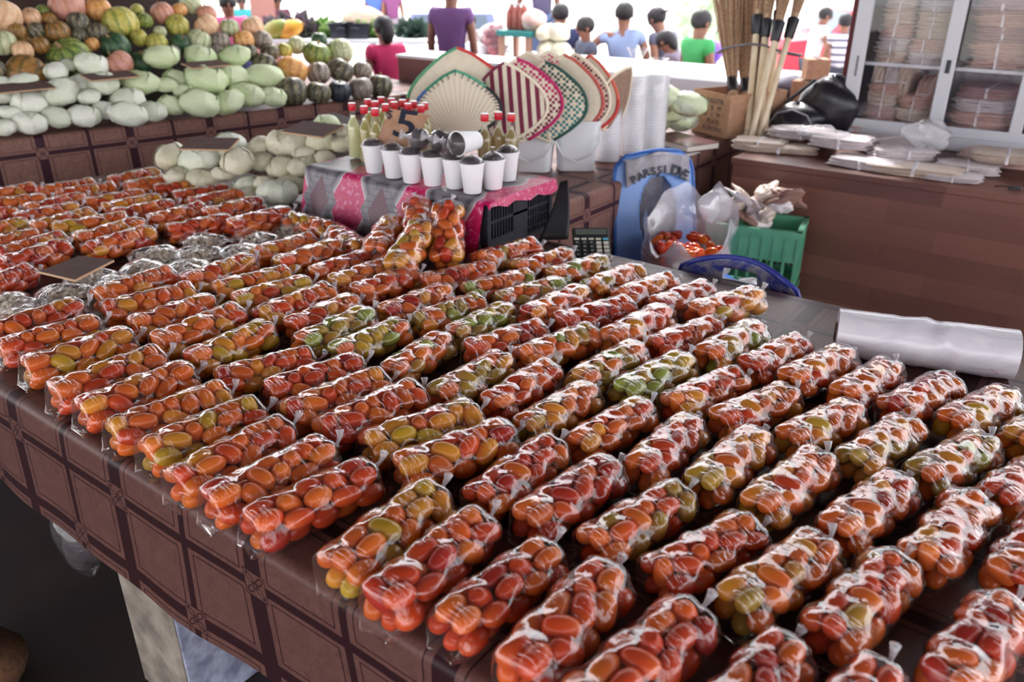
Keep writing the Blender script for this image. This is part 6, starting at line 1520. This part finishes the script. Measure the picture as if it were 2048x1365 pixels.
q = crumple((0, 0, .28), (.26, .22, .30), 90, plain('pale_sack', L(196, 196, 214), .8), 'pale_sack', .06); q.location = (p.x, p.y, .001); ob.location.z = .70; tag(q, 'pale sack on the ground under the purple ball', 'sack')

ob = thing('slatted_rack', 'rack of pale wooden slats standing behind the pumpkin heap at the frame corner', 'rack', (0, 0, 0))
for i, (xa_, xb_) in enumerate(((2, 14), (22, 34), (40, 46), (60, 66), (76, 80))):
    t0_, t1_ = atd(xb_, 30, 5.0), atd(xa_, -60, 5.1); b = MB(); b.tube([Vector((t0_.x, t0_.y, .95)), Vector((t0_.x, t0_.y, t0_.z)), t1_], .016, 6); b.build('slat', M_STICK, ob)
t0_, t1_ = atd(-20, -50, 5.1), atd(100, -50, 5.1); b = MB(); b.tube([t0_, t1_], .022, 6); b.build('top_rail', M_STICK, ob)

# ------------------------------------------------------------------ columns and vehicles
M_POST = plain('terracotta_post', L(176, 122, 112), .7)
pc_ = onplane(528, 40, at(528, 110, .45), Vector((RW[0, 2], RW[1, 2], 0)))
b = MB(); b.box((pc_.x, pc_.y, 1.7), (.24, .24, 3.5), None, .01); struct(b.build('column', M_POST))
def car(lab, p, rz, paint, sc=1.0, kind='car'):
    o = thing('car' if kind == 'car' else 'truck', lab, kind, p, rz, scale=sc); L2, W2 = 2.1, .84
    prof = [(-2.1, .35), (-2.12, .75), (-1.95, .92), (-1.2, .98), (-.75, 1.42), (.65, 1.46), (1.25, 1.0), (2.0, .92), (2.12, .70), (2.1, .35)]
    b = MB(); rings = []
    for s in (-1, -.94, .94, 1): rings.append([Vector((x * (1 if abs(s) < 1 else .985), s * W2 * (1 - .14 * max(0, (z - .95) / .5)), z * (1 if abs(s) < 1 else .985) + (0 if abs(s) < 1 else .006))) for x, z in prof])
    b.ring_loft(rings); b.build('car_body', paint, o, 30)
    gm = plain('car_glass', L(70, 84, 100), .1)
    for s in (-1, 1):
        b = MB(); b.add([Vector((x, s * (W2 * (1 - .14 * max(0, (z - .95) / .5)) + .004), z)) for x, z in ((-1.02, 1.02), (-.70, 1.37), (.58, 1.40), (1.05, 1.02))], [(0, 1, 2, 3) if s < 0 else (3, 2, 1, 0)]); b.build('side_window', gm, o, False)
    b = MB(); b.add([Vector((1.22, -.66, 1.04)), Vector((1.22, .66, 1.04)), Vector((.70, .60, 1.42)), Vector((.70, -.60, 1.42))], [(0, 1, 2, 3)]); b.build('windscreen', gm, o, False)
    b = MB(); b.add([Vector((-1.17, -.66, 1.03)), Vector((-1.17, .66, 1.03)), Vector((-.79, .60, 1.40)), Vector((-.79, -.60, 1.40))], [(3, 2, 1, 0)]); b.build('rear_window', gm, o, False)
    for x in (-1.3, 1.3):
        for s in (-1, 1):
            b = MB(); b.lathe([(.20, -.10), (.31, -.09), (.32, 0), (.31, .09), (.20, .10)], 24, (x, s * .76, .32), m=Matrix.Rotation(PI / 2, 3, 'X')); w_ = b.build('wheel', M_TAPE, o); b = MB(); b.lathe([(.19, -.105), (.19, .105)], 18, (x, s * .76, .32), m=Matrix.Rotation(PI / 2, 3, 'X')); b.build('hub', M_ALU, w_)
    for s in (-1, 1): b = MB(); b.ell((1.0, s * .95, 1.03), (.06, .10, .07), 10, 8); b.build('side_mirror', paint, o)
    for s in (-1, 1): b = MB(); b.box((2.10, s * .58, .72), (.05, .30, .12), None, .01); b.build('headlight', M_WHITE, o)
    for s in (-1, 1): b = MB(); b.box((-2.10, s * .62, .74), (.04, .24, .12), None, .01); b.build('tail_light', M_RED, o)
    return o
p = Vector(ray(1750, 60)); p = Vector((p.x, p.y, 0)).normalized() * 17.5
car('red car parked outside behind the person in the white shirt', (p.x, p.y, -.50), math.atan2(.59, .80) + .05, plain('red_paint', L(214, 20, 52), .25), .95)
p = at(905, 60, .4); p = Vector((p.x, p.y, 0)).normalized() * 15.5
car('dark blue van parked outside behind the man in purple', (p.x, p.y, -.50), math.atan2(p.y, p.x), plain('blue_paint', L(92, 100, 140), .3), .95)
# low hedge of trees outside
M_TREE = plain('hedge_leaf', L(196, 210, 186), .8, L(176, 196, 168), 2)
for i, (px, dist, h, lab) in enumerate(((1432, 24, 1.2, 'low green bush outside beyond the green shirt'),)):
    d = Vector(ray(px, 60)); d = Vector((d.x, d.y, 0)).normalized() * dist
    rr = random.Random(i); b = MB()
    for q in range(420):
        a = rr.random() * 6.28; e = rr.random(); r_ = rr.random() ** .4; c_ = Vector((math.cos(a) * 1.5 * r_ * (1 - .3 * e), math.sin(a) * 1.2 * r_ * (1 - .3 * e), .15 + e * (h - .1))); s_ = Vector((rr.uniform(-1, 1), rr.uniform(-1, 1), rr.uniform(-1, 1))).normalized(); t_ = s_.orthogonal().normalized(); b.add([c_ - s_ * .14, c_ + t_ * .07, c_ + s_ * .14, c_ - t_ * .07], [(0, 1, 2, 3)])
    ob = thing('bush', lab, 'bush', (d.x, d.y, -.50)); b.build('foliage', M_TREE, ob, False); b = MB(); b.tube([(0, 0, 0), (.05, .02, h * .6)], [.06, .03], 8); b.build('trunk', M_DARKWOOD, ob)

# ------------------------------------------------------------------ light
w = bpy.data.worlds.new('world'); SC.world = w; w.use_nodes = True
nt = w.node_tree; bg = nt.nodes['Background']
bg.inputs[0].default_value = (.96, .96, 1.0, 1); bg.inputs[1].default_value = 2.7
def sun(name, direction_to, strength, angle, color):
    l = bpy.data.lights.new(name, 'SUN'); l.energy = strength; l.angle = math.radians(angle); l.color = color
    o = bpy.data.objects.new(name, l); COL.objects.link(o)
    o.rotation_euler = Vector(direction_to).to_track_quat('Z', 'Y').to_euler(); return o
sun('sun', (-.42, .62, .74), 3.6, 4, (1.0, .96, .92))
SC.view_settings.view_transform = 'Standard'; SC.view_settings.look = 'None'; SC.view_settings.exposure = .5; SC.view_settings.gamma = 1
cy = SC.cycles
cy.max_bounces = 7; cy.diffuse_bounces = 3; cy.glossy_bounces = 3; cy.transmission_bounces = 4; cy.transparent_max_bounces = 24
cy.sample_clamp_indirect = 4; cy.sample_clamp_direct = 12; cy.caustics_reflective = False; cy.caustics_refractive = False
cy.use_adaptive_sampling = True; cy.adaptive_threshold = .02
try:
    cy.use_denoising = True; cy.denoiser = 'OPENIMAGEDENOISE'
except Exception: pass
